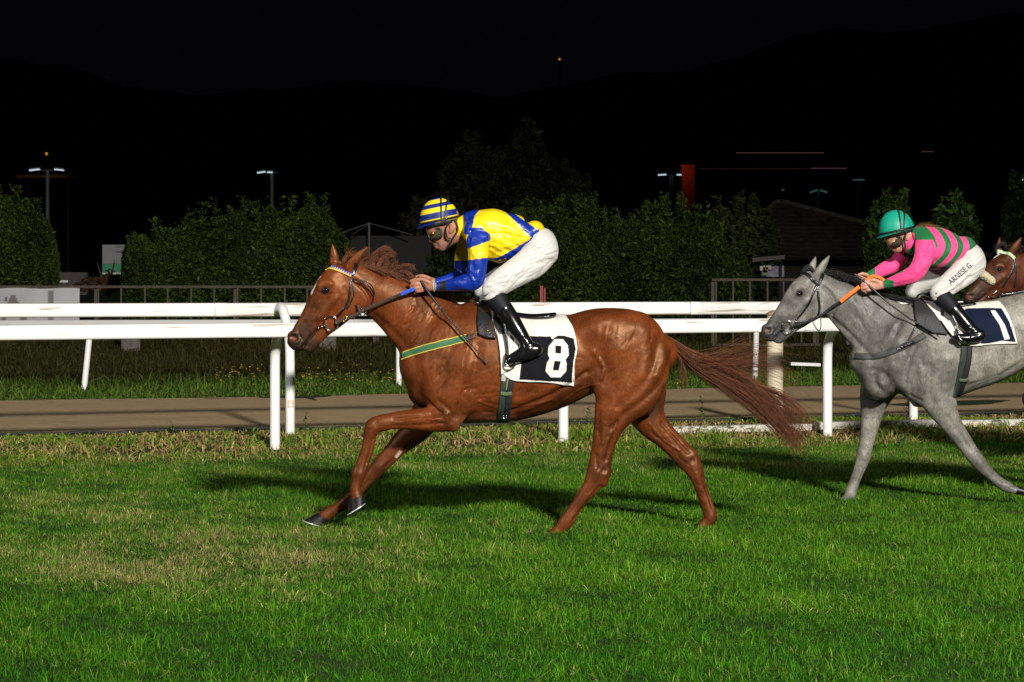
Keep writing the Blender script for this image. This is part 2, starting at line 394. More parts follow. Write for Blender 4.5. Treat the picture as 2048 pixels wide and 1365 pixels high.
def sheet(name, us, ns, m, dz=0.0, rough=0.0, seed=0):
    U, N_ = np.meshgrid(us, ns); x = P0[0] + UD[0] * U + ND[0] * N_; y = P0[1] + UD[1] * U + ND[1] * N_; z = gz(N_) + dz
    if rough: z = z + rough * snoise(np.stack([U.ravel(), N_.ravel()], -1), 1.4, seed).reshape(U.shape)
    ix = np.arange(U.size).reshape(U.shape); o = mk(name, np.stack([x, y, z], -1).reshape(-1, 3), np.stack([ix[:-1, :-1], ix[:-1, 1:], ix[1:, 1:], ix[1:, :-1]], -1).reshape(-1, 4), m); o['kind'] = 'structure'; return o
far = lambda a, b, k: np.concatenate([[-900, -300, -120, -60], np.linspace(a, b, k), [70, 130, 320, 900]])
sheet('ground', far(-30, 40, 90), np.concatenate([[-300, -80, -40], np.linspace(-24, 24, 120), [30, 45, 80, 200, 700]]), noisemat('turf_soil', [(.3, (.012, .02, .006)), (.5, (.022, .034, .010)), (.7, (.045, .045, .018))], 3.0))
sheet('dirt_track', far(-30, 40, 120), np.linspace(2.08, 7.05, 26), noisemat('harrowed_sand', [(.3, (.22, .15, .075)), (.48, (.39, .28, .155)), (.7, (.52, .385, .225))], 9.0, bump=1.0, stretch=(.25, 2.4, 1), bscale=30), .006, .008, 3)

# ---- rails
RW = mat('white_plastic', (.86, .85, .82), .42, var=.04, vscale=3, bump=.05, bscale=14)
CREAM = mat('cream_paint', (.62, .55, .40), .6, var=.12, vscale=6)
GALV = mat('dull_galvanised', (.16, .15, .13), .7, .1, var=.3)
def dirtywhite():
    m = mat('weathered_white_plastic', (.8, .79, .76), .45); t = m.node_tree; N = t.nodes; L = t.links; p = N['Principled BSDF']; tc = N.new('ShaderNodeTexCoord'); n = N.new('ShaderNodeTexNoise'); n.inputs['Scale'].default_value = 2.2; n.inputs['Detail'].default_value = 8
    mp = N.new('ShaderNodeMapping'); mp.inputs['Scale'].default_value = (.25, 3, 14); mp.inputs['Rotation'].default_value = (0, 0, 0); L.new(tc.outputs['Object'], mp.inputs[0]); L.new(mp.outputs[0], n.inputs['Vector'])
    r = N.new('ShaderNodeValToRGB'); r.color_ramp.elements[0].position = .30; r.color_ramp.elements[0].color = (.42, .36, .28, 1); r.color_ramp.elements[1].position = .40; r.color_ramp.elements[1].color = (.87, .86, .82, 1); L.new(n.outputs['Fac'], r.inputs[0]); L.new(r.outputs[0], p.inputs['Base Color']); return m
DW = dirtywhite()
def rail_section(u0, u1, n, z0, z1, zdrop, parent, m, thick=.055):
    """a hollow plastic rail with a flattened D profile, joint lip at its start"""
    prof = [(np.sign(math.cos(a)) * abs(math.cos(a)) ** .4 * thick * (1 if math.cos(a) < 0 else .7), math.sin(a)) for a in np.linspace(0, 2 * np.pi, 22, endpoint=False)]; zc, hh = (z0 + z1) / 2, (z1 - z0) / 2; V = []; ks = [(0, 1.02), (.11, 1.02), (.111, 1.0), (u1 - u0 - .004, 1.0)]; n_ = len(prof)
    ox, oy = un(u0, n)
    for du, sc_ in ks:
        for a, s in prof:
            ss = np.sign(s) * abs(s) ** .4; x, y = un(u0 + du, n + a * sc_); V.append((x - ox, y - oy, zc - zdrop * (u0 + du) + ss * hh * sc_))
    Fq = [[i * n_ + j, i * n_ + (j + 1) % n_, (i + 1) * n_ + (j + 1) % n_, (i + 1) * n_ + j] for i in range(len(ks) - 1) for j in range(n_)]
    o = mk('rail_section', V, np.array(Fq), m, parent); o.location = (ox, oy, 0); return o
def post(pts, rad, parent, m, name='post', base=None):
    P = cr(np.array(pts, float), 7) if len(pts) > 2 else np.array(pts, float); b0 = np.array(pts[0]); mb = MB(); mb.tube(P - b0, rad, 14); o = mb.build(name, m, parent); o.location = b0; return o
near = thing('running_rail', 'nearer white running rail on gooseneck posts beside the turf', 'running rail', (0, 0, 0), group='running rails')
for u0 in np.arange(-16.75, 22, 4.85): rail_section(u0, u0 + 4.85, 0.0, 1.08, 1.212, .0008, near, DW)
xs_near = [550, 1127, 1655]
def u_of(px, n):      # where the sight line through a pixel column crosses the line at distance n
    k = (px - 1024) / F; a = P0 + ND * n; return (k * a[1] - a[0]) / (UD[0] - k * UD[1])
unear = [u_of(x, .33) for x in xs_near]; step = (unear[-1] - unear[0]) / 2
for u in [unear[0] - 2 * step, unear[0] - step] + unear + [unear[-1] + step, unear[-1] + 2 * step]:
    x, y = un(u, .33); w = [un(u, q) for q in (.31, .22, .12)]
    post([(x, y, -.1), (x, y, .5), (x, y, .84), (*w[0], .95), (*w[1], 1.06), (*w[2], 1.12)], .046, near, RW)
    post([(*un(u, .14), 1.12), (*un(u, .03), 1.125)], .03, near, GALV, 'bracket')
upper = thing('running_rail', 'farther white running rail carried by gooseneck posts along the sand track', 'running rail', (0, 0, 0), group='running rails')
for u0 in np.arange(-17.2, 22, 4.85): rail_section(u0, u0 + 4.85, 1.9, 1.218, 1.35, .0050, upper, DW)
for px in (-210, 580, 1827, 2500):
    u = u_of(px, 1.3); x, y = un(u, 1.30); w = [un(u, q) for q in (1.33, 1.45, 1.62, 1.76, 1.87)]; dz_ = -.0050 * u + .012
    post([(x, y, .0), (x, y, .7), (*w[0], .98 + dz_), (*w[1], 1.13 + dz_), (*w[2], 1.265 + dz_), (*w[3], 1.30 + dz_), (*w[4], 1.28 + dz_)], .045, upper, RW)
fpole = thing('marker_post', 'thick cream marker post behind the chestnut tail', 'post', (*un(u_of(1550, 1.0), 1.0), 0)); mb = MB(); mb.tube([(0, 0, 0), (0, 0, 1.2)], .08, 18); mb.build('pole', CREAM, fpole); mb = MB(); mb.tube([(0, 0, 1.2), (0, 0, 1.225), (0, 0, 1.25)], [.085, .085, .03], 18); mb.build('cap', mat('tan_cap', (.3, .2, .12), .7), fpole)
third = thing('running_rail', 'dim thin rail on slender white posts beyond the sand track', 'running rail', (0, 0, 0), group='running rails')
DIMP = mat('dimmed_white_plastic', (.46, .46, .45), .5, var=.08, vscale=2)  # white rail's dimness with distance put into a grey base colour
for u0 in np.arange(-20, 30, 5.0): rail_section(u0, u0 + 5.0, 8.2, .87, .99, .0070, third, DIMP, .03)
for px, lean in ((-330, .0), (175, .045), (800, .0), (1515, .01), (2120, 0)):
    u = u_of(px, 8.2); x, y = un(u, 8.26); post([(x - lean, y, .05), (x + lean, y, .93 - .0070 * u)], .036, third, RW)
# painted kerb beam lying by the strip, right-hand half
kb = thing('kerb_beam', 'chipped white kerb beam lying in the weeds under the rails', 'kerb', (*un(u_of(1560, .75), .75), 0.1))
ua = u_of(1325, .75)
for i in range(5):
    u0 = ua + i * 1.55; o = MB(); V = []; 
    c0, c1 = un(u0 + .01, .72), un(u0 + 1.52, .72); mbk = MB(); cx, cy = (c0[0] + c1[0]) / 2 - kb.location[0], (c0[1] + c1[1]) / 2 - kb.location[1]; mbk.box((cx, cy, .012 + .012 * (i % 2)), (.755, .05, .034), RA); mbk.build('beam', noisemat('chipped_white_paint', [(.40, (.10, .085, .05)), (.47, (.60, .57, .50)), (.9, (.74, .72, .66))], 4, .7, .4, (1, 3, 4)), kb, smooth=False)
sg_ = thing('rail_sticker', 'small orange square sticker on the left far rail post', 'sticker', (*un(u_of(580, 1.3), 1.252), .40)); mb = MB(); OS = mat('orange_ink', (.80, .42, .22), .6)
for cx, cz, hx, hz in ((0, .028, .028, .004), (0, -.028, .028, .004), (-.024, 0, .004, .028), (.024, 0, .004, .028), (.006, .006, .008, .008)): mb.box((cx, 0, cz), (hx, .002, hz), RA)
mb.build('mark', OS, sg_, smooth=False)

# ---------------------------------------------------------------- grass and weeds
def blades(name, label, X, Y, Z, hgt, wid, colr, lean=.5, seed=0, cat='grass', mats=None):
    r = np.random.default_rng(seed); n = len(X); az = r.uniform(0, 6.283, n); la = r.uniform(0, 6.283, n); ln = hgt * np.abs(r.normal(0, lean, n)); wx, wy = np.cos(az) * wid / 2, np.sin(az) * wid / 2; lx, ly = np.cos(la) * ln, np.sin(la) * ln
    V = np.zeros((n, 5, 3), np.float32); V[:, 0] = np.stack([X - wx, Y - wy, Z], -1); V[:, 1] = np.stack([X + wx, Y + wy, Z], -1)
    mz = Z + hgt * .6; V[:, 2] = np.stack([X - wx * .75 + lx * .35, Y - wy * .75 + ly * .35, mz], -1); V[:, 3] = np.stack([X + wx * .75 + lx * .35, Y + wy * .75 + ly * .35, mz], -1); V[:, 4] = np.stack([X + lx, Y + ly, Z + hgt * np.clip(1.05 - .35 * (ln / hgt) ** 2, .35, 1)], -1)
    b = np.arange(n)[:, None] * 5; q = np.concatenate([b, b + 1, b + 3, b + 2], 1); t = np.concatenate([b + 2, b + 3, b + 4], 1)
    C = np.repeat(colr[:, None], 5, 1); o = mk(name, V.reshape(-1, 3), [q, t], mats or leafmat('grass_blade', .3, .5), None, C.reshape(-1, 3), smooth=False); return tag(o, label, cat, kind='stuff')
def mixc(a, b, t): return a * (1 - t[:, None]) + b * t[:, None]
def turf():
    r = np.random.default_rng(21); N = 600000; d = 10.3 + (r.random(N) ** .85) * 14.6; x = r.uniform(-1, 1, N) * (.197 * d + 1.3); n = to_n(x, d); keep = n < .15; x, d, n = x[keep], d[keep], n[keep]; px = 1024 + x / d * F; py = HZ + H * F / d
    P = np.stack([x, d], -1); big = snoise(P * np.array([1, .5]), 1.3, 5, 3); mid = snoise(P * np.array([1, .4]), 8, 6, 3); fin = snoise(P * np.array([1, .6]), 30, 7, 2)
    dry = np.exp(-(((px - 400) / 420) ** 2 + ((py - 1125) / 62) ** 2)) * 1.05 + np.exp(-(((px - 150) / 400) ** 2 + ((py - 1010) / 50) ** 2)) * .45 + np.exp(-((py - 925) / 30) ** 2) * .4 + np.exp(-(((px - 900) / 400) ** 2 + ((py - 1060) / 30) ** 2)) * .2
    dry = np.clip(dry * (.8 + .5 * mid) + .12 * mid + .12 * fin - .02, .02, .9); isdry = r.random(len(x)) < dry * .85
    g1, g2, g3 = np.array([.034, .160, .005]), np.array([.150, .315, .018]), np.array([.012, .070, .003]); yl, st = np.array([.36, .33, .08]), np.array([.56, .44, .21])
    t = np.clip(.46 - .42 * np.clip((py - 1150) / 160, 0, 1) + .20 * mid + .38 * r.normal(size=len(x)), 0, 1); C = mixc(np.tile(g1, (len(x), 1)), g2, t); C = mixc(C, g3, np.clip(-fin * .4 + .1 * r.normal(size=len(x)), 0, .8)); D = mixc(np.tile(yl, (len(x), 1)), st, r.random(len(x))); C[isdry] = D[isdry] * r.uniform(.45, 1.1, (isdry.sum(), 1)); C *= r.uniform(.4, 1.4, (len(x), 1)) * np.clip(1 + .12 * mid + .26 * fin, .35, 1.8)[:, None]  # greens deepen toward the camera: lusher turf plus light falloff put into colour
    hg = np.clip(r.gamma(5, .0078, len(x)), .015, .085) * (1 + .45 * np.clip(mid, -.8, 1) + .2 * fin) * np.where(isdry, .8, 1.0) * np.where(py < 1060, .8, 1.0); wd = r.uniform(.0026, .0054, len(x))
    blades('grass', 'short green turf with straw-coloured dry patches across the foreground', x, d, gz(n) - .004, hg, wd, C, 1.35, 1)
turf()
def strip():
    r = np.random.default_rng(22); N = 90000; u = r.uniform(-3, 13.5, N); n = r.uniform(-.35, 2.15, N); P = np.stack([u, n * 1.5], -1); a = snoise(P, 2.2, 8, 3); b = snoise(P, 7, 9, 2); x, y = un(u, n) if False else (P0[0] + UD[0] * u + ND[0] * n, P0[1] + UD[1] * u + ND[1] * n)
    keep = (r.random(N) < .55 + .4 * a) & ((n < 1.7) | (r.random(N) < .45 + .4 * b)); x, y, n, a, b = x[keep], y[keep], n[keep], a[keep], b[keep]; isd = r.random(len(x)) < np.clip(.6 - .5 * a + .25 * b, .08, .95)
    C = mixc(np.tile([.08, .20, .012], (len(x), 1)), np.array([.26, .38, .04]), r.random(len(x))); D = mixc(np.tile([.66, .50, .20], (len(x), 1)), np.array([.36, .19, .10]), r.random(len(x))); C[isd] = D[isd]; C *= r.uniform(.6, 1.2, (len(x), 1)); hg = np.clip(r.gamma(3, .024, len(x)), .015, .16) * np.where(isd, .7, 1) * np.interp(n, [-.3, .5, 1.0, 2], [.8, 1.0, .6, .35])
    blades('dry_weeds', 'dry straw and green weeds growing along the strip under the rails', x, y, gz(n) - .005, hg, r.uniform(.006, .018, len(x)), C, 2.0, 2, 'weeds')
    N = 130000; u = r.uniform(-8, 19, N); n = 7.0 + r.random(N) ** 1.1 * 10; x = P0[0] + UD[0] * u + ND[0] * n; y = P0[1] + UD[1] * u + ND[1] * n; P = np.stack([u, n], -1); a = snoise(P, 1.2, 10, 3)
    C = mixc(np.tile([.05, .15, .012], (N, 1)), np.array([.16, .22, .035]), r.random(N)); dk = np.clip((n - 8.2) / 2 + .35 * a, 0, 1); C = mixc(C, np.array([.045, .034, .012]), dk * .9); C *= r.uniform(.55, 1.2, (N, 1)); hg = np.clip(r.gamma(5, .022, N) * (1 + .5 * a) * np.interp(n, [7, 8, 11, 17], [.4, .7, .9, .9]), .03, .5)
    blades('verge_grass', 'rough dark grass on the bank beyond the sand track', x, y, gz(n) - .005, hg, r.uniform(.007, .022, N), C, 1.7, 3)
    # little yellow flowers on the verge
    V = []; Fq = []; k = 0; CC = []
    for (pa, pb, ya, yb, cnt) in ((430, 530, 758, 778, 55), (590, 830, 752, 778, 90), (830, 1000, 750, 775, 20), (1340, 1500, 745, 760, 20)):
        for _ in range(cnt):
            px = r.uniform(pa, pb); d = r.uniform(31, 32.6); x, y = at(px, d); z = float(gz(to_n(x, y))) + r.uniform(.05, .24); s = r.uniform(.012, .022); an = r.uniform(0, 6.28)
            for q in range(3): 
                t = an + q * 2.1; V += [(x, y, z), (x + s * math.cos(t), y + s * math.sin(t) * .6 - s * .6, z + s * .6), (x + s * math.cos(t + 1.2), y + s * math.sin(t + 1.2) * .6 - s * .6, z + s * .35)]; Fq.append([k, k + 1, k + 2]); k += 3
    tag(mk('yellow_flowers', V, np.array(Fq), mat('yellow_petals', (.62, .40, .02), .8, var=.3), smooth=False), 'small yellow wild flowers on the verge behind the sand track', 'flowers', kind='stuff')
strip()
def weed(px, n, hgt, cnt, label, seed):
    r = np.random.default_rng(seed); u = u_of(px, n); x, y = un(u, n); w = thing('weed_plant', label, 'weed', (x, y, float(gz(n)) - .01), group='weeds on the strip'); mb = MB(); mb.tube(cr(np.array([(0, 0, 0), (.01, 0, hgt * .5), (-.005, .01, hgt)]), 5), np.linspace(.005, .002, 11), 5); mb.build('stem', mat('weed_stem', (.08, .13, .03), .7), w); V = []; Fq = []
    for i in range(cnt):
        z = hgt * (.15 + .85 * i / cnt); a = r.uniform(0, 6.28); l = .05 * r.uniform(.6, 1.3) * (1.2 - .6 * z / hgt); wv = l * .28; d = np.array([math.cos(a), math.sin(a), .5]); s = np.array([-math.sin(a), math.cos(a), 0]); b = np.array([0, 0, z]); k = len(V); V += [b, b + d * l * .5 + s * wv, b + d * l, b + d * l * .5 - s * wv]; Fq.append([k, k + 1, k + 2, k + 3])
    mk('leaves', V, np.array(Fq), leafmat('weed_leaf'), w, np.tile([.10, .19, .04], (len(V), 1)), smooth=False)
for q in ((1403, 2.0, .26, 22, 'tall seedy weed beside the sand track, right of the chestnut belly', 1), (1178, 1.5, .2, 20, 'leafy weed behind the chestnut hind leg by the rail post', 2), (612, 1.75, .2, 14, 'pale weed just right of the left far rail post', 3), (1475, 1.9, .1, 9, 'small pale weed under the chestnut tail', 4), (1815, 1.5, .3, 34, 'bushy green weed between the grey forelegs', 5), (1800, -.5, .001 + .13, 16, 'low weed clump beside the grey planted foreleg', 6), (345, 1.85, .12, 10, 'short weed at the sand edge left of the posts', 7)): weed(*q)
# black plastic edging along the near side of the sand
us = np.arange(-4, 15, .25); rr_ = np.random.default_rng(2); E = np.array([(*un(u, 1.98 + rr_.normal() * .01), float(gz(1.98)) + .012 + rr_.normal() * .008) for u in us]); mb = MB(); mb.tube(E, .016, 6); tag(mb.build('track_edging', mat('black_plastic', (.01, .01, .011), .7)), 'black edging strip along the near side of the sand track', 'edging')

# ---------------------------------------------------------------- background
BG = mat('dark_bark', (.035, .028, .02), .9, var=.3, bump=.5, bscale=30)
def leaves(V0, size, colr, r, n_up=.2):
    n = len(V0); a = r.normal(size=(n, 3)); a /= np.linalg.norm(a, axis=1)[:, None]; b = r.normal(size=(n, 3)); b[:, 2] += n_up; b -= a * (a * b).sum(1)[:, None]; b /= np.linalg.norm(b, axis=1)[:, None] + 1e-9; s = size * r.uniform(.4, 1.6, (n, 1)); V = np.stack([V0 - b * s, V0 + a * s * .42, V0 + b * s, V0 - a * s * .42], 1).reshape(-1, 3); ix = np.arange(n)[:, None] * 4 + np.arange(4)[None]; return V, ix, np.repeat(colr, 4, 0)
def foliage(name, label, cat, prof, d, thick, nleaf, size, c1, c2, seed, zb=.4, spikes=30, trunks=3, group=None, gap=.0):
    """shrubs and trees from an outline: prof = [(px, py of top)], leaf-sized faces spread through the volume, uneven shoots on top"""
    r = np.random.default_rng(seed); prof = np.array(prof, float) + np.array([0, 9.0]); xs = (prof[:, 0] - 1024) / F * d; zs = zat(prof[:, 1], d); x0, x1 = xs[0], xs[-1]; cx = (x0 + x1) / 2; t = thing(name, label, cat, (cx, d, zb), group=group)
    x = r.uniform(x0, x1, nleaf); top = np.interp(x, xs, zs) + .10 * snoise(x[:, None], 9, seed, 3); z = zb + (top - zb) * (1 - r.random(nleaf) ** 1.5); hw = thick * np.sqrt(np.clip(1 - ((z - zb) / np.maximum(top - zb, .1)) ** 6, .05, 1)) * np.sqrt(np.clip(np.minimum(x - x0, x1 - x) / .25, .08, 1)); y = d - hw * r.random(nleaf) ** .55 + hw * .9 * (r.random(nleaf) < .25) * r.random(nleaf) * 2
    P = np.stack([x, y, z], -1); lump = snoise(P, 3.4, seed + 1, 3); keep = lump > -1.0 + gap * 2; y = y - .14 * lump; P = np.stack([x, y, z], -1)[keep]; lump = lump[keep]; S = []
    for _ in range(spikes):
        sx = r.uniform(x0 + .05, x1 - .05); sz = np.interp(sx, xs, zs); h = r.uniform(.06, .42) ; m = int(24 * h / .2); q = np.stack([sx + r.normal(0, .035, m), d - r.uniform(0, thick * .8) + r.normal(0, .03, m), sz - .08 + h * r.random(m)], -1); S.append(q)
    if S: P = np.vstack([P] + S); lump = np.concatenate([lump, np.full(len(P) - len(lump), .4)])
    C = mixc(np.tile(np.array(c1, float), (len(P), 1)), np.array(c2, float), np.clip(.4 + .35 * lump + .25 * r.normal(size=len(P)), 0, 1)) * r.uniform(.6, 1.3, (len(P), 1)); V, Fq, C = leaves(P, size, C, r); mk('crown', V - np.array([cx, d, zb]), Fq, leafmat('leaf', .3, .45), t, C, smooth=False)
    bw = min(1.0, (x1 - x0) / 2.5)
    for i in range(trunks):
        sx = x0 + (x1 - x0) * (i + .5) / trunks; zz = np.interp(sx, xs, zs); mb = MB(); a = np.array([sx - cx, .1, -.1]); mb.tube(cr(np.array([a, a + [.03, .02, (zz - zb) * .4], a + [-.04, 0, (zz - zb) * .75]]), 5), np.linspace(.06, .015, 11), 7); mb.build('trunk', BG, t)
        for s in (-1, 1, 1, -1): 
            h0 = (zz - zb) * r.uniform(.25, .6); mb = MB(); mb.tube(cr(np.array([a + [0, 0, h0], a + [s * .2 * bw, -.1, h0 + .25], a + [s * .35 * bw, -.15, h0 + .5]]), 4), np.linspace(.025, .006, 9), 5); mb.build('branch', BG, t)
    return t
g1, g2 = (.011, .023, .004), (.060, .088, .013)
foliage('hedge', 'tall clipped hedge at the left edge behind the white banner', 'hedge', [(-160, 400), (-60, 385), (0, 388), (40, 398), (75, 412), (98, 450), (118, 500)], 42, .8, 56000, .034, g1, g2, 41, spikes=36, trunks=3, group='hedges')
foliage('hedge', 'long rounded hedge behind the head of the chestnut', 'hedge', [(248, 492), (265, 475), (300, 468), (345, 458), (385, 446), (425, 428), (470, 424), (520, 415), (560, 418), (590, 420), (625, 408), (655, 412), (672, 440), (690, 468), (705, 500)], 42, .9, 100000, .034, g1, g2, 42, spikes=60, trunks=6, group='hedges')
foliage('hedge', 'broad hedge right of the rider in blue and yellow', 'hedge', [(1000, 440), (1030, 415), (1080, 410), (1130, 408), (1180, 410), (1225, 425), (1270, 440), (1300, 425), (1330, 412), (1370, 416), (1410, 436), (1450, 470), (1480, 500), (1500, 535)], 42, .9, 110000, .034, g1, g2, 43, spikes=70, trunks=6, group='hedges')
foliage('shrub', 'dark low shrub behind the mane of the chestnut', 'shrub', [(850, 540), (880, 505), (940, 492), (1000, 486), (1020, 490), (1040, 520)], 44, .7, 12000, .05, (.008, .014, .004), (.03, .045, .012), 44, spikes=14, trunks=2)
foliage('shrub', 'bright leafed shrub behind the teal cap', 'shrub', [(1728, 470), (1745, 425), (1770, 405), (1790, 398), (1812, 410), (1828, 450), (1840, 500)], 42, .5, 10000, .05, g1, (.07, .13, .02), 45, spikes=22, trunks=2, group='shrubs')
foliage('shrub', 'bright leafed shrub behind the back of the pink and green rider', 'shrub', [(1862, 500), (1872, 440), (1888, 412), (1908, 405), (1930, 418), (1942, 450), (1952, 500)], 42, .5, 10000, .05, g1, (.07, .13, .02), 46, spikes=22, trunks=2, group='shrubs')
foliage('tree', 'loose tree cut off by the right edge above the bay horse', 'tree', [(2005, 440), (2014, 372), (2030, 356), (2060, 350), (2110, 370), (2160, 420)], 46, .7, 9000, .06, g1, (.04, .07, .014), 47, spikes=16, trunks=1)
foliage('tree', 'tall dim tree far behind the rider in blue and yellow', 'tree', [(800, 440), (850, 395), (890, 350), (915, 300), (940, 268), (970, 300), (1000, 305), (1035, 258), (1068, 256), (1085, 300), (1120, 325), (1160, 340), (1178, 380), (1185, 420)], 66, 2.5, 26000, .085, (.022, .026, .012), (.085, .085, .045), 48, zb=.6, spikes=40, trunks=3, gap=.18)
foliage('tree', 'small dim tree between the chimney and the tiled roof', 'tree', [(1405, 445), (1430, 412), (1480, 405), (1530, 412), (1550, 440), (1560, 480)], 54, 1.0, 9000, .07, (.02, .03, .008), (.08, .10, .03), 49, spikes=14, trunks=2)
# fence
FD = 39.0; fz = float(gz(16)); fenceL = thing('fence', 'rusty metal bar fence behind the rails on the left', 'fence', (*at(400, FD), fz), group='metal bar fences'); fenceR = thing('fence', 'short run of bar fence just left of the grey head', 'fence', (*at(1490, FD), fz), group='metal bar fences'); RUST = mat('rusty_iron', (.06, .047, .032), .85, var=.4, vscale=20, bump=.3, bscale=80)
def fence(root, pa, pb, ytop, ybot, barpx):
    X = lambda p: (p - 1024) / F * FD - root.location[0]; zt, zb_ = zat(ytop, FD) - fz, zat(ybot, FD) - fz
    for z in (zt, zb_): mb = MB(); mb.box(((X(pa) + X(pb)) / 2, 0, z), ((X(pb) - X(pa)) / 2, .02, .018)); mb.build('top_bar' if z == zt else 'bottom_bar', RUST, root, smooth=False)
    mb = MB(); mb.box((0, 0, (zt - .02 + zb_ + .02) / 2), (.012, .012, (zt - zb_ - .044) / 2)); first = None
    for i, p in enumerate(np.arange(pa + 8, pb, barpx)):
        if first is None: first = mb.build('bar', RUST, root, smooth=False); first.location = (X(p), 0, 0); continue
        o = first.copy(); COL.objects.link(o); o.parent = root; o.location = (X(p) + random.uniform(-.008, .008), 0, 0)
    for p in np.arange(pa + 2, pb, barpx * 6): mb = MB(); mb.box((X(p), .05, zt / 2 - .05), (.025, .025, zt / 2 + .04)); mb.build('fence_post', RUST, root, smooth=False)
fence(fenceL, -90, 800, 574, 692, 46.5); fence(fenceR, 1424, 1640, 560, 690, 34)
for px, w_, y0, y1, lab in ((262, 19, 640, 727, 'weathered concrete block below the fence, left of the chestnut'), (655, 17, 640, 712, 'weathered concrete block behind the chin of the chestnut'), (1702, 13, 645, 690, 'weathered concrete block behind the grey throat')):
    d = 37.5; x, y = at(px, d); t = thing('concrete_block', lab, 'block', (x, y, zat(y1, d)), group='concrete blocks'); h = zat(y0, d) - zat(y1, d); mb = MB(); mb.box((0, 0, h / 2), (w_ / F * d, .12, h / 2), .1); o = mb.build('block', noisemat('old_concrete', [(.3, (.06, .055, .045)), (.7, (.16, .15, .13))], 9, .9, .6), t, smooth=False); bv_ = o.modifiers.new('bevel', 'BEVEL'); bv_.width = .02; bv_.segments = 2
# banner tied to the fence
bx, by = at(35, FD - .12); ban = thing('banner', 'white banner with big grey letters tied to the fence at the left edge', 'banner', (bx, by, fz)); X = lambda p: (p - 1024) / F * (FD - .12) - bx; Z = lambda p: zat(p, FD - .12) - fz
U, Vv = np.meshgrid(np.linspace(X(-90), X(159), 90), np.linspace(Z(668), Z(576), 30)); Y = .03 * snoise(np.stack([U.ravel(), Vv.ravel() * .5], -1), 5, 4, 3).reshape(U.shape); zz = Vv - .012 * np.sin(U * 4.2) ** 2 * (Vv > Vv.mean()); ix = np.arange(U.size).reshape(U.shape); PX = 1024 + (U + bx) / (FD - .12) * F; PY = HZ + (H - Vv - fz) / (FD - .12) * F
C = np.tile(np.array([.36, .36, .365]), (U.size, 1)); dkc = (.13, .12, .115)
for poly in ([(-60, 590), (-46, 590), (-46, 655), (-60, 655)], [(-46, 590), (-20, 640), (-20, 655), (-46, 606)], [(-20, 590), (-8, 590), (-8, 655), (-20, 655)], [(22, 590), (30, 590), (62, 655), (48, 655), (40, 636), (12, 636), (6, 655), (-4, 655)], [(97, 582), (107, 582), (107, 655), (97, 655)], [(8, 594), (15, 592), (15, 604), (8, 604)]): C[inpoly(PX.ravel(), PY.ravel(), poly)] = dkc
solid(mk('sheet', np.stack([U, Y, zz], -1).reshape(-1, 3), np.stack([ix[:-1, :-1], ix[:-1, 1:], ix[1:, 1:], ix[1:, :-1]], -1).reshape(-1, 4), mat('pvc_banner', attr=True, rough=.5, var=.08, vscale=4), ban, C), .003)
for p in (-20, 70, 157): mb = MB(); mb.tube([(X(p), 0, Z(577)), (X(p), .1, Z(573))], .006, 6); mb.build('tie', GALV, ban)
# board with a green foot, tarpaulin mound, low kerb
d = 45; x, y = at(233, d); bd = thing('sign_board', 'pale grey board with a green lower band beside the hedge', 'sign', (x, y, zat(560, d)), group=None); q = lambda p: p / F * d
mb = MB(); mb.box((0, 0, zat(509, d) - zat(560, d)), (q(28), .02, q(19))); mb.build('panel', mat('grey_panel', (.13, .13, .135), .6, var=.15, vscale=5), bd, smooth=False); mb = MB(); mb.box((0, -.004, zat(537, d) - zat(560, d)), (q(28), .02, q(8.6))); mb.build('green_band', mat('green_panel', (.006, .14, .06), .6), bd, smooth=False); mb = MB(); mb.box((0, -.004, zat(547.5, d) - zat(560, d)), (q(28), .02, q(1.6))); mb.build('white_edge', mat('pale_panel', (.4, .4, .4), .6), bd, smooth=False)
mb = MB(); mb.box((q(10), -.026, zat(504, d) - zat(560, d)), (q(10), .004, q(1.4))); mb.box((q(6), -.026, zat(494, d) - zat(560, d)), (q(7), .004, q(.9))); mb.build('dark_mark', mat('dark_ink', (.05, .05, .05), .7), bd, smooth=False)
for sx in (-20, 20): mb = MB(); mb.box((q(sx), .05, q(5)), (.03, .03, q(30))); mb.build('leg', GALV, bd, smooth=False)
d = 44; foliage('shrub', 'brown withered low bush below the grey and green board', 'shrub', [(150, 566), (165, 552), (190, 545), (215, 550), (240, 542), (262, 552), (275, 566)], 44, .4, 4000, .04, (.05, .03, .014), (.10, .06, .03), 51, zb=zat(580, 44), spikes=4, trunks=1)
x, y = at(127, 46); kbk = thing('low_wall', 'short pale low wall seen left of the green banded board', 'wall', (x, y, zat(590, 46))); mb = MB(); mb.box((0, 0, (zat(545, 46) - zat(590, 46)) / 2), (.42, .1, (zat(545, 46) - zat(590, 46)) / 2)); mb.build('wall', mat('dark_render', (.05, .042, .038), .9, var=.2), kbk, smooth=False); mb = MB(); mb.box((0, -.01, zat(563, 46) - zat(590, 46)), (.1, .13, .018)); mb.build('white_ledge', mat('white_ledge', (.6, .6, .6), .6), kbk, smooth=False)
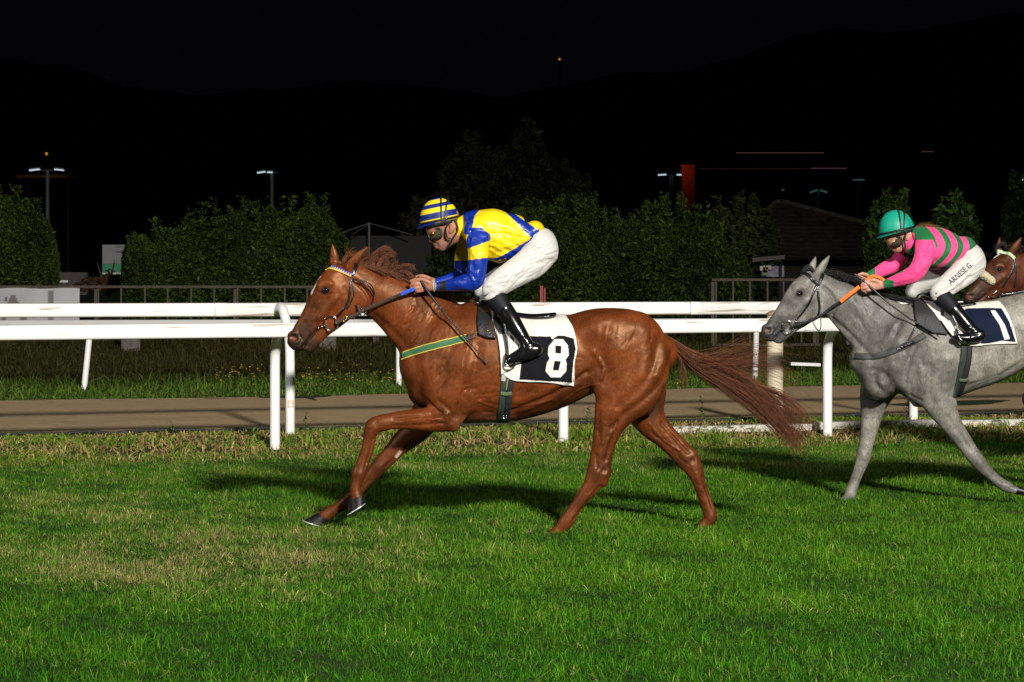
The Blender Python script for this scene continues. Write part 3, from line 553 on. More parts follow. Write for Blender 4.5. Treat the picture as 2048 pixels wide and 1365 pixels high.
# gazebo frame
d = 48; x, y = at(738, d); gb = thing('gazebo', 'dark fabric gazebo with thin metal roof frame behind the chestnut mane', 'gazebo', (x, y, zat(600, d))); q = lambda p: (p - 738) / F * d; zq = lambda p: zat(p, d) - zat(600, d); TIN = mat('tin_tube', (.045, .047, .05), .5, .3)
for nm, a, b, rd in (('pole', (738, 600), (738, 446), .03), ('rafter', (738, 447), (672, 471), .013), ('rafter', (738, 447), (826, 470), .013), ('rafter', (738, 449), (706, 470), .009)): mb = MB(); mb.tube([(q(a[0]), 0, zq(a[1])), (q(b[0]), -.3 if nm == 'rafter' else 0, zq(b[1]))], rd, 6); mb.build(nm, TIN, gb)
mb = MB(); mb.box(((q(700) + q(862)) / 2, .2, (zq(472) + zq(600)) / 2), ((q(862) - q(700)) / 2, .02, (zq(472) - zq(600)) / 2)); mb.build('side_wall', mat('dark_canvas', (.007, .006, .006), .9, var=.3, vscale=6), gb, smooth=False)
for p in (672,): mb = MB(); mb.tube([(q(p), -.3, zq(600)), (q(p), -.3, zq(470))], .02, 6); mb.build('leg', TIN, gb)
# street lamps
LAMPM = mat('lamp_glow', (.8, .9, 1), .4, emis=(.75, .92, 1.0), estr=.6); DIMG = mat('dim_lamp_glass', (.12, .2, .19), .3, emis=(.2, .5, .45), estr=.10); POLE = mat('lamp_pole', (.16, .18, .20), .5, .2); AMB = mat('amber_glow', (.9, .5, .05), .4, emis=(1.0, .42, .02), estr=.4)
def street_lamp(px, ytop, ybase, d, heads, label, glow, hw=18):
    x, y = at(px, d); z0 = zat(ybase, d); t = thing('street_lamp', label, 'street lamp', (x, y, 0), group='street lamps'); q = F / d; zt = zat(ytop, d); mb = MB(); mb.tube([(0, 0, 0), (0, 0, zt)], [.10, .055], 8); mb.build('pole', POLE, t); mb = MB(); mb.tube([(-hw / q, 0, zt), (hw / q, 0, zt)], .028, 6); mb.build('arm', POLE, t)
    for s, tilt, ln in heads: 
        mb = MB(); c = s * (hw + ln) / q; R_ = [[math.cos(tilt), 0, -math.sin(tilt)], [0, 1, 0], [math.sin(tilt), 0, math.cos(tilt)]]; mb.box((c, 0, zt + .05), (ln / q, .12, .03), tilt=R_); h = mb.build('lamp_head', POLE, t, smooth=False); mb = MB(); mb.box((c, -.05, zt + .012), (ln / q * .9, .1, .022), tilt=R_); mb.build('lamp_glass', glow, h, smooth=False)
street_lamp(95, 341, 440, 78, [(-1, .12, 11), (1, -.10, 10)], 'twin headed street lamp above the left hedge', LAMPM, 14)
street_lamp(544, 346, 430, 80, [(-1, .15, 9), (-.2, 0, 6)], 'street lamp above the long hedge left of the rider', LAMPM, 12)
street_lamp(1343, 351, 420, 80, [(-1, .06, 9), (1, -.05, 5)], 'twin headed street lamp left of the red lit chimney', LAMPM, 10)
street_lamp(1637, 384, 440, 74, [(-.6, .3, 9), (.6, -.3, 8)], 'unlit twin floodlight left of the teal cap', DIMG, 8); street_lamp(1565, 381, 415, 78, [(0, 0, 3)], 'short pale lamp post on the tiled roof', DIMG, 3); street_lamp(1717, 361, 440, 84, [(-.5, 0, 6), (.5, 0, 6)], 'faint thin lamp post beside the teal cap', DIMG, 5); street_lamp(2046, 361, 440, 80, [(0, 0, 4)], 'lit lamp just inside the right edge above the tree', LAMPM, 4)
def ambl(px, py, d, r_, label):
    x, y = at(px, d); t = thing('distant_lamp', label, 'lamp', (x, y, zat(py, d)), group='distant lamps'); th = np.linspace(0, np.pi, 8); mb = MB(); mb.tube([(0, 0, r_ * -math.cos(a)) for a in th], [max(.02, r_ * math.sin(a)) for a in th], 10); mb.build('globe', AMB, t); z0 = -zat(py, d) ; mb = MB(); mb.tube([(0, .3, -r_ * .9), (0, .3, max(z0, -24))], .12, 6); mb.build('pole', mat('black_pole', (.01, .01, .01), .9), t)
ambl(1119, 119, 300, .14, 'single orange lamp high on the dark hillside'); ambl(93, 308, 200, .12, 'orange lamp high above the left street lamp'); ambl(28, 432, 60, .035, 'orange lamp glowing among the leaves of the left hedge'); ambl(366, 465, 60, .025, 'tiny orange lamp at the top of the long hedge')
# canopy behind the left lamp, chimney, building, roof
d = 90; x, y = at(92, d); cn = thing('canopy', 'dim reddish canopy roof behind the left street lamp', 'canopy', (x, y, 0)); mb = MB(); q = lambda p: p / F * d; zc = zat(354, d); mb.box((0, 0, zc), (q(50), .8, q(3))); mb.build('roof', mat('red_sheet', (.30, .10, .05), .8, var=.4, vscale=2), cn, smooth=False)
for s in (-40, 40): mb = MB(); mb.box((q(s), .4, zc / 2 - .05), (.05, .05, zc / 2 - .08)); mb.build('leg', mat('black_pole', (.01, .01, .01), .9), cn, smooth=False)
d = 95; x, y = at(1376, d); ch = thing('chimney', 'square brick chimney glowing red beyond the hedge', 'chimney', (x, y, 0)); q = lambda p: p / F * d; zt = zat(334, d); BR = noisemat('red_brick', [(.35, (.22, .05, .025)), (.65, (.32, .085, .04))], 3.0, .9, .4)
mb = MB(); mb.box((0, 0, zt / 2), (q(12.5), q(12.5), zt / 2)); mb.build('stack', BR, ch, smooth=False); mb = MB(); mb.box((-q(.5), 0, zt + q(1.6)), (q(14.5), q(14.5), q(1.8))); mb.build('cap', BR, ch, smooth=False)
rl = bpy.data.lights.new('chimney_lamp', 'POINT'); rl.energy = 9; rl.color = (1, .22, .05); rl.shadow_soft_size = .1; ro = bpy.data.objects.new('chimney_lamp', rl); COL.objects.link(ro); ro.location = (x - .5, y - .9, zt + .1)
d = 110; x, y = at(1570, d); bl = thing('building', 'long dark building with thin lit strips behind the tiled roof', 'building', (x, y, 0)); q = lambda p: (p - 1570) / F * d; zq = lambda p: zat(p, d); DKW = mat('night_wall', (.012, .011, .012), .9, var=.3, vscale=.6)
mb = MB(); mb.box((q(1690), 3, zq(340) / 2), ((q(1990) - q(1390)) / 2, 2.5, zq(340) / 2)); mb.build('wall', DKW, bl, smooth=False); mb = MB(); mb.box((q(1660), 3, (zq(340) + zq(308)) / 2 + .01), ((q(1860) - q(1460)) / 2, 2, (zq(308) - zq(340)) / 2)); mb.build('upper_storey', DKW, bl, smooth=False)
STR = mat('pink_strip', (.5, .3, .3), .4, emis=(1, .45, .45), estr=.05); STR2 = mat('violet_strip', (.5, .3, .4), .4, emis=(1, .4, .7), estr=.05)
for a, b, yy, m_ in ((1474, 1650, 305.5, STR), (1625, 1696, 336.5, STR2), (1846, 1870, 303, STR), (1400, 1620, 337.5, mat('faint_strip', (.3, .2, .2), .5, emis=(1, .4, .4), estr=.012))): mb = MB(); mb.box(((q(a) + q(b)) / 2, .45, zq(yy)), ((q(b) - q(a)) / 2, .03, .02)); mb.build('light_strip', m_, bl, smooth=False)
for i, p in enumerate((1480, 1530, 1580, 1640, 1690, 1740, 1800)): mb = MB(); mb.box((q(p), .47, zq(375)), (.35, .02, .55)); wv = mb.build('window', mat('dark_pane', (.02, .02, .03), .1), bl, smooth=False)
d = 58; x, y = at(1640, d); rf = thing('house', 'low house with dim tiled hip roof left of the teal cap', 'house', (x, y, 0)); q = lambda p: (p - 1640) / F * d; zq = lambda p: zat(p, d); TILE = mat('roof_tile', (.032, .02, .016), .9, var=.6, vscale=5)
zr, ze = zq(420), zq(520); ridge = [(q(1572), 2.2, zr + .12), (q(1596), 2.2, zr + .10)]; eL, eR = q(1440), q(1985)
mb = MB(); mb.box(((eL + eR) / 2, 1.9, (ze - .15) / 2), ((eR - eL) / 2 - .25, 1.6, (ze - .15) / 2)); mb.build('wall', mat('house_wall', (.03, .024, .02), .9, var=.3), rf, smooth=False)
A_, B_, C_, D_, Ef, Eg = (eL, 0, ze), (eR, 0, ze), *ridge, (eR, 4.4, ze), (eL, 4.4, ze); roof = mk('roof', [A_, B_, D_, C_, Ef, Eg], [np.array([[0, 1, 2, 3], [1, 4, 2, 2][:4]])[:1], np.array([[1, 4, 2], [5, 0, 3], [4, 5, 3], [4, 3, 2]])], TILE, rf, smooth=False)
for r_i in range(13):                                 # courses of tiles, each a stepped band
    t0, t1 = r_i / 13, (r_i + 1) / 13; a = np.array(A_) * (1 - t0) + np.array(ridge[0]) * t0; b = np.array(B_) * (1 - t0) + np.array(ridge[1]) * t0; a2 = np.array(A_) * (1 - t1) + np.array(ridge[0]) * t1; b2 = np.array(B_) * (1 - t1) + np.array(ridge[1]) * t1; up = np.array([0, -.04, .045]); k = 26; V = []; Fq = []
    for i in range(k + 1):
        s = i / k; w = .018 * math.sin(i * 2.2); V += [a + (b - a) * s + up + [0, 0, w], a2 + (b2 - a2) * s + up * .35 + [0, 0, w]]
    for i in range(k): Fq.append([2 * i, 2 * i + 2, 2 * i + 3, 2 * i + 1])
    solid(mk('tile_course', V, np.array(Fq), TILE, roof, smooth=False), .03)
for a, b in ((A_, ridge[0]), (B_, ridge[1]), (ridge[0], ridge[1])): mb = MB(); mb.tube([np.array(a) + [0, -.05, .08], np.array(b) + [0, -.05, .08]], .07, 6); mb.build('ridge_tiles', mat('pale_ridge', (.07, .055, .045), .9, var=.6, vscale=9), roof)
d = 50; x, y = at(1530, d); sh = thing('market_stall', 'small stall with pale awning above the grey ears', 'stall', (x, y, 0)); q = lambda p: (p - 1530) / F * d; zq = lambda p: zat(p, d)
mb = MB(); mb.box((q(1532), -.1, zq(517)), (q(1532) - q(1500), .4, .035), tilt=[[1, 0, -.09], [0, 1, 0], [.09, 0, 1]]); mb.build('awning', mat('awning_sheet', (.08, .065, .06), .8, var=.3, vscale=6), sh, smooth=False); mb = MB(); mb.box((q(1545), 0, zq(543)), (q(1545) - q(1522), .02, q(1541) - q(1530))); mb.build('counter_panel', mat('pale_counter', (.22, .20, .26), .7, var=.5, vscale=20), sh, smooth=False)
for p in (1502, 1560): mb = MB(); mb.box((q(p), 0, zq(525) / 2), (.03, .03, zq(525) / 2)); mb.build('leg', mat('black_pole', (.01, .01, .01), .9), sh, smooth=False)
for i, (p, yy) in enumerate(((1524, 536), (1530, 540), (1536, 534), (1528, 546))):
    mb = MB(); mb.box((0, 0, 0), (.05, .04, .05)); o = mb.build('goods_box', mat('goods%d' % i, [(.5, .5, .48), (.3, .2, .05), (.45, .4, .35), (.12, .2, .08)][i], .7), sh, smooth=False); o.location = (q(p), -.08, zq(yy))
x, y = at(1083, 37.5); mk_ = thing('red_marker', 'slim red topped marker stake standing behind the upper rail', 'stake', (x, y, float(gz(to_n(x, y))))); zz_ = zat(571, 37.5) - mk_.location[2]; mb = MB(); mb.box((0, 0, zz_ - .14), (.022, .02, .13)); mb.box((.045, .02, zz_ - .17), (.012, .02, .13)); mb.build('red_paddle', mat('red_paint', (.26, .008, .008), .5), mk_, smooth=False); mb = MB(); mb.tube([(0, 0, 0), (0, 0, zz_ - .27)], .014, 6); mb.build('stake', mat('pale_wood', (.3, .22, .13), .8), mk_)
x, y = at(1610, 34.5); st_ = thing('white_board', 'white painted plank lying on the grass right of the cream post', 'plank', (x, y, float(gz(to_n(x, y))) + .12)); mb = MB(); mb.box((0, 0, 0), (.2, .05, .02), .1, tilt=[[1, 0, .04], [0, 1, 0], [-.04, 0, 1]]); mb.build('plank', RW, st_, smooth=False)
# hills under the night sky
us = np.linspace(-500, 500, 160); pxs = 1024 + us / 1200 * F; hz = zat(np.interp(pxs, [-1200, 0, 150, 260, 350, 500, 700, 1000, 1300, 1500, 1700, 2048, 3200], [60, 118, 135, 178, 192, 182, 165, 190, 150, 105, 60, 40, 60]), 1200) + 3 * snoise(us[:, None], .08, 3, 3); V = [(u, 1200, -5) for u in us] + [(u, 1500, h) for u, h in zip(us * 1.25, hz * 1.25)] + [(u, 2200, -5) for u in us * 1.6]; k = len(us); ix = np.arange(3 * k).reshape(3, k)
tag(mk('hills', V, np.stack([ix[:-1, :-1], ix[:-1, 1:], ix[1:, 1:], ix[1:, :-1]], -1).reshape(-1, 4), noisemat('dark_hillside', [(.3, (.01, .014, .008)), (.7, (.03, .035, .02))], .02, 1, .1)), kind='structure')
# ---------------------------------------------------------------- horses
def coat(name, dark, light, flecks=0.0, rough=.4, wr=.0, vs=9.0, spec=.3, tint=(1, 1, 1, 1)):
    m = bpy.data.materials.new(name); t, p = nt(m); N = t.nodes; L = t.links
    a = N.new('ShaderNodeAttribute'); a.attribute_name = 'Col'; tc = N.new('ShaderNodeTexCoord')
    n = N.new('ShaderNodeTexNoise'); n.inputs['Scale'].default_value = vs; n.inputs['Detail'].default_value = 7; n.inputs['Roughness'].default_value = .6
    L.new(tc.outputs['Object'], n.inputs['Vector'])
    r = N.new('ShaderNodeMapRange'); r.inputs[1].default_value = .3; r.inputs[2].default_value = .7; r.inputs[3].default_value = dark; r.inputs[4].default_value = light
    L.new(n.outputs['Fac'], r.inputs[0]); fac = r.outputs[0]
    if flecks:
        f = N.new('ShaderNodeTexNoise'); f.inputs['Scale'].default_value = 95; f.inputs['Detail'].default_value = 5; f.inputs['Roughness'].default_value = .75
        mp = N.new('ShaderNodeMapping'); mp.inputs['Scale'].default_value = (1, 1, .55); L.new(tc.outputs['Object'], mp.inputs[0]); L.new(mp.outputs[0], f.inputs['Vector'])
        r2 = N.new('ShaderNodeMapRange'); r2.inputs[1].default_value = .35; r2.inputs[2].default_value = .65; r2.inputs[3].default_value = 1 - flecks; r2.inputs[4].default_value = 1 + flecks
        L.new(f.outputs['Fac'], r2.inputs[0]); mu = N.new('ShaderNodeMath'); mu.operation = 'MULTIPLY'; L.new(fac, mu.inputs[0]); L.new(r2.outputs[0], mu.inputs[1]); fac = mu.outputs[0]
    v = N.new('ShaderNodeVectorMath'); v.operation = 'SCALE'; L.new(a.outputs['Color'], v.inputs[0]); L.new(fac, v.inputs['Scale']); L.new(v.outputs[0], p.inputs['Base Color'])
    p.inputs['Specular IOR Level'].default_value = spec; p.inputs['Specular Tint'].default_value = tint
    n3 = N.new('ShaderNodeTexNoise'); n3.inputs['Scale'].default_value = 14; n3.inputs['Detail'].default_value = 5; L.new(tc.outputs['Object'], n3.inputs['Vector'])
    r3 = N.new('ShaderNodeMapRange'); r3.inputs[3].default_value = rough - .12; r3.inputs[4].default_value = rough + .16; L.new(n3.outputs['Fac'], r3.inputs[0]); L.new(r3.outputs[0], p.inputs['Roughness'])
    b1 = N.new('ShaderNodeTexNoise'); b1.inputs['Scale'].default_value = 22; b1.inputs['Detail'].default_value = 7; b1.inputs['Roughness'].default_value = .6
    L.new(tc.outputs['Object'], b1.inputs['Vector'])
    bp = N.new('ShaderNodeBump'); bp.inputs['Strength'].default_value = .16; bp.inputs['Distance'].default_value = .02; L.new(b1.outputs['Fac'], bp.inputs['Height'])
    L.new(bp.outputs[0], p.inputs['Normal']); return m
LEATHER = mat('black_leather', (.012, .012, .013), .32, var=.3, bump=.15, bscale=90, coat=.2)
BROWNL = mat('brown_leather', (.045, .026, .016), .4, var=.3, bump=.15, bscale=90)
STEEL = mat('polished_steel', (.62, .62, .6), .18, 1.0, var=.1)
BRASS = mat('brass', (.75, .5, .16), .25, 1.0, var=.1)
EYE = mat('dark_eye', (.006, .005, .006), .06, coat=1.0)
HOOFM = mat('dark_hoof', (.010, .009, .009), .33, var=.5, vscale=30, bump=.1, bscale=60, aniso=(1, 1, 6), spec=.35)
PLATE = mat('aluminium_plate', (.75, .75, .73), .35, .6, var=.1)
HAIR = mat('horse_hair', attr=True, rough=.5, spec=.2)
PATENT = mat('patent_leather', (.005, .005, .006), .2, coat=.15, bump=.03, bscale=14, aniso=(1, 1, 2.6))
ATT = mat('painted_cloth', attr=True, rough=.8, var=.06, vscale=30, bump=.1, bscale=120, spec=.12)
STRAPC = mat('webbing', attr=True, rough=.7, bump=.2, bscale=200)

def sim(eye, nos, e0=(652, 580), n0=(587, 675)):
    A = (complex(*nos) - complex(*eye)) / (complex(*n0) - complex(*e0)); B = complex(*eye) - A * complex(*e0)
    def T(x, y): z = A * complex(x, y) + B; return z.real, z.imag
    return T, abs(A)
def head_parts(b, T, k, ears):
    def a(st, kk, **kw): b.add([(*T(x, y), r * k, w * k, yy * k) for x, y, r, w, yy in st], kk * k, **kw)
    a([(697, 551, 26, 19, 0), (674, 567, 35, 26, 0), (658, 593, 37, 25, 0), (640, 622, 32, 19, 0), (621, 648, 26, 15.5, 0), (607, 666, 23, 15, 0), (595, 681, 19, 16, 0)], 8, p=2.3)
    for sg in (-1, 1):                       # cheeks, brows, nostril wings
        a([(701, 592, 38, 9, 12 * sg), (694, 604, 33, 9, 12 * sg)], 12)
        a([(646, 573, 9, 6, 21 * sg), (660, 571, 9, 6, 22 * sg)], 8)
        a([(585, 672, 10, 5, 10 * sg), (592, 683, 10, 5, 11 * sg)], 6)
        a([(672, 596, 6, 4, 21 * sg), (640, 634, 4, 4, 16 * sg)], 8)
    a([(696, 612, 24, 14, 0), (668, 642, 18, 12, 0), (646, 664, 13, 11, 0), (630, 681, 12, 11, 0), (620, 687, 9, 10, 0)], 6)
    a([(585, 684, 10, 12, 0), (592, 692, 9, 11, 0), (601, 694, 8, 11, 0)], 6)          # upper lip
    a([(612, 697, 6.5, 9.5, 0), (620, 697, 8, 10, 0), (628, 690, 8.5, 10, 0)], 4)                                  # lower lip
    for st in ears: b.add(st, 5)
    for sg in (-1, 1): a([(586, 674, 6, 5, 17 * sg), (593, 674, 7, 5.5, 18 * sg), (599, 672, 5, 4, 18.5 * sg)], 3, sub=True)
    for sg in (-1, 1): a([(653, 580, 5.5, 4, 29 * sg)], 3, sub=True)
def head_strokes(T, k):
    L = [([(672, 598), (650, 622), (632, 640)], 5, 3, 0), ([(637, 562), (650, 560), (664, 567)], 5, 5, 0), ([(642, 594), (655, 597)], 6, -4, 0), ([(640, 586), (652, 590), (664, 586)], 2.6, -3, 0),
         ([(684, 556)], 10, -7, 0), ([(604, 702), (609, 692), (619, 679), (635, 661)], 2.8, -11, 0), ([(712, 562), (732, 582), (741, 602), (736, 622)], 4.5, -9, 0),
         ([(690, 575), (700, 605), (685, 632)], 4, -2.5, 0), ([(610, 645), (600, 662)], 5, -3, 0), ([(620, 655), (607, 678)], 4, -3, 0), ([(668, 610), (655, 640)], 4, -3, 0), ([(600, 668), (604, 682), (596, 690)], 3, -3, 0),
         ([(680, 600), (660, 632), (645, 645)], 3, -3, 0), ([(625, 618), (640, 600)], 6, -3, 0), ([(696, 590)], 16, 4, 0), ([(640, 640), (630, 655), (622, 660)], 3, 2.5, 0)]
    return [([T(*q) for q in p], w * k, h * k, s) for p, w, h, s in L]
def head_paint(T, k, muzzle, pink, blaze=None):
    L = [([(590, 678), (606, 668)], 24, muzzle, .85, 0), ([(596, 694), (626, 690)], 15, muzzle, .85, 0), ([(614, 648)], 20, muzzle, .5, 0), ([(654, 581)], 11, muzzle, .6, 0), ([(640, 606), (628, 628)], 18, muzzle, .3, 0), ([(604, 702), (609, 692), (619, 679), (635, 661)], 1.8, (.008, .006, .006), .8, 0), ([(587, 674), (597, 673)], 9, (.006, .005, .005), .95, 0), ([(585, 675.5), (590, 678)], 3.6, pink, .8, 0)]
    if blaze: L.append(([(643, 557), (633, 573), (625, 586)], 3.4, blaze, .95, (-14, 10)))
    return [([T(*q) for q in p], w * k, c, a, s) for p, w, c, a, s in L]
def hoof(fig, cf, cb, toe, heel, yc, hw, root):
    mb = MB(); mp = MB(); th = np.linspace(0, 2 * np.pi, 20, endpoint=False)
    def ring(f, b_, w, lift=0.0):
        c = (fig.p(*f, yc) + fig.p(*b_, yc)) / 2; ax = (fig.p(*f, yc) - fig.p(*b_, yc)) / 2
        sq = np.sign(np.cos(th)) * np.abs(np.cos(th)) ** np.where(np.cos(th) < 0, .6, 1)
        return c + sq[:, None] * ax + np.sin(th)[:, None] * np.array([0, w / fig.s, 0])
    def loft(m, rs):
        V = np.vstack(rs + [rs[0].mean(0), rs[-1].mean(0)]); n = 20; Fq = []
        for i in range(len(rs) - 1): Fq += [[i * n + j, i * n + (j + 1) % n, (i + 1) * n + (j + 1) % n, (i + 1) * n + j] for j in range(n)]
        e = len(rs) * n; m.add(V, Fq); m.add(V, [[(j + 1) % n, j, e] for j in range(n)] + [[e - n + j, e - n + (j + 1) % n, e + 1] for j in range(n)])
    c, s_ = ring(cf, cb, hw * .82), ring(toe, heel, hw)
    mid = (c * .55 + s_ * .45); loft(mb, [c, mid, s_]); o = mb.build('hoof', HOOFM, root)
    ax = (s_.mean(0) - c.mean(0)); ax /= np.linalg.norm(ax)
    loft(mp, [s_ + (s_ - s_.mean(0)) * .03 + ax * .001, s_ + (s_ - s_.mean(0)) * .05 + ax * .009]); mp.build('horseshoe', PLATE, o)
def eyes(fig, T, k, root):
    for sg in (-1, 1):
        th, ph = np.meshgrid(np.linspace(0, 2 * np.pi, 16, endpoint=False), np.linspace(-1.5, 1.5, 9)); r = 7.4 * k / fig.s
        c = fig.p(*T(653, 580), 24.8 * k * sg); V = c + r * np.stack([1.15 * np.cos(ph) * np.cos(th), .8 * np.sin(ph) + 0 * th, .85 * np.cos(ph) * np.sin(th)], -1).reshape(-1, 3)
        ix = np.arange(V.shape[0]).reshape(9, 16); mk('eye', V, np.stack([ix[:-1], np.roll(ix, -1, 1)[:-1], np.roll(ix, -1, 1)[1:], ix[1:]], -1).reshape(-1, 4), EYE, root)

# ---- the chestnut in front
CH = Fig(295.0, 1000)
def chestnut():
    root = thing('horse', 'chestnut racehorse with white blaze and saddlecloth eight galloping in front', 'horse', CH.loc, group='galloping racehorses')
    b = Body(CH, .0062); T = lambda x, y: (x, y)
    ears = [[(699, 534, 10, 8, -15), (710, 521, 9.5, 5.5, -20), (722, 508, 7, 4, -21), (736, 495, 2, 2, -21)],
            [(668, 524, 10, 8, 13), (667, 510, 8.5, 5, 16), (665, 498, 5, 3.5, 17), (664, 489, 1.5, 1.5, 17)]]
    def tb(rows): return [((x1 + x2) / 2, (y1 + y2) / 2, math.hypot(x2 - x1, y2 - y1) / 2, w, 0) for x1, y1, x2, y2, w in rows]
    # trunk
    b.add(tb([(908, 640, 874, 800, 54), (932, 606, 906, 842, 66), (965, 609, 948, 847, 76), (1035, 627, 1018, 842, 83), (1098, 633, 1092, 822, 82), (1150, 629, 1152, 796, 78),
              (1200, 617, 1200, 775, 75), (1243, 619, 1258, 785, 72), (1285, 640, 1296, 782, 58), (1312, 668, 1314, 750, 38)]), 20, n=5, p=2.2)
    b.add([(845, 745, 34, 34, -14), (850, 782, 30, 32, -14)], 26); b.add([(845, 745, 34, 34, 14), (850, 782, 30, 32, 14)], 26)
    b.add(tb([(712, 529, 716, 606, 18), (755, 546, 724, 622, 20), (772, 551, 734, 632, 21), (793, 557, 745, 640, 22), (822, 567, 765, 660, 25), (855, 579, 790, 689, 31), (890, 592, 808, 716, 39), (925, 602, 818, 752, 47)]), 18, n=5)
    b.add([(1325, 690, 18, 14, 0), (1346, 697, 9, 8, 0), (1362, 709, 6, 5, 0)], 12)
    head_parts(b, T, 1.0, ears)
    for sg in (-1, 1):
        b.add([(905, 680, 40, 14, 42 * sg), (888, 735, 42, 18, 46 * sg), (893, 785, 38, 20, 48 * sg)], 26)              # shoulder
        b.add([(945, 735, 40, 12, 62 * sg), (925, 790, 30, 13, 56 * sg)], 22)
        b.add([(1205, 660, 30, 16, 52 * sg), (1262, 682, 45, 22, 44 * sg)], 28)                                      # croup
    # near fore (folded)
    b.add([(898, 785, 42, 22, -46), (900, 820, 34, 22, -49), (893, 834, 26, 21, -50), (862, 836, 24, 18, -50), (825, 836, 20.5, 16, -50), (793, 838, 17, 13.5, -50), (770, 842, 15, 12, -50)], 12)
    b.add([(908, 835, 20, 13, -50), (908, 848, 12, 10, -51)], 8)
    b.add([(770, 842, 15.5, 12, -50), (752, 848, 17, 14, -50), (744, 861, 14.5, 13, -50), (741, 876, 12.5, 9.5, -50), (736, 900, 12.5, 8.5, -50), (727, 925, 13, 9, -50), (721, 943, 15, 11, -50), (717, 958, 11.5, 9.5, -50), (714, 972, 11, 10, -50), (717, 990, 13, 12, -50)], 6)
    # far fore (reaching)
    b.add([(872, 800, 40, 22, 42), (850, 838, 33, 22, 46), (828, 866, 27, 18, 48), (803, 888, 22.5, 15, 48), (778, 914, 18, 13, 48), (757, 936, 17, 14, 48), (745, 950, 15, 12, 48), (728, 968, 12.5, 9, 48), (708, 990, 12.5, 8.5, 48), (690, 1008, 15, 11, 48), (672, 1021, 11.5, 9.5, 48), (655, 1031, 12, 10, 48), (645, 1038, 12, 11, 48)], 8)
    # near hind
    b.add([(1262, 690, 68, 26, -36), (1264, 735, 72, 28, -46), (1252, 778, 64, 26, -50), (1230, 815, 45, 23, -50), (1216, 848, 31, 19, -50), (1206, 884, 23.5, 15, -50), (1199, 918, 22, 13, -50), (1194, 942, 23, 14, -50), (1182, 966, 18, 12, -50), (1166, 988, 14.5, 10, -50), (1148, 1013, 13, 9, -50), (1131, 1038, 14.5, 11, -50), (1118, 1053, 11, 9, -50), (1106, 1062, 10, 10, -50)], 14)
    b.add([(1212, 938, 8, 8, -50), (1207, 962, 7, 7, -50)], 8); b.add([(1196, 752, 14, 13, -56), (1202, 775, 16, 12, -58)], 16)
    # far hind
    b.add([(1275, 720, 62, 26, 36), (1285, 775, 52, 26, 44), (1292, 820, 42, 23, 48), (1308, 852, 31, 19, 48), (1332, 876, 25, 16, 48), (1358, 901, 23, 14, 48), (1378, 924, 22, 13, 48), (1392, 946, 17.5, 12, 48), (1401, 968, 13.5, 10, 48), (1410, 994, 12.5, 9, 48), (1420, 1022, 13, 10, 48), (1424, 1040, 14, 11, 48), (1416, 1052, 11, 9, 48), (1406, 1060, 10, 10, 48)], 14)
    b.add([(1389, 912, 8, 8, 48), (1399, 938, 7, 7, 48)], 8)
    b.add([(1290, 812, 20, 16, 6)], 14)
    b.mesh(2)
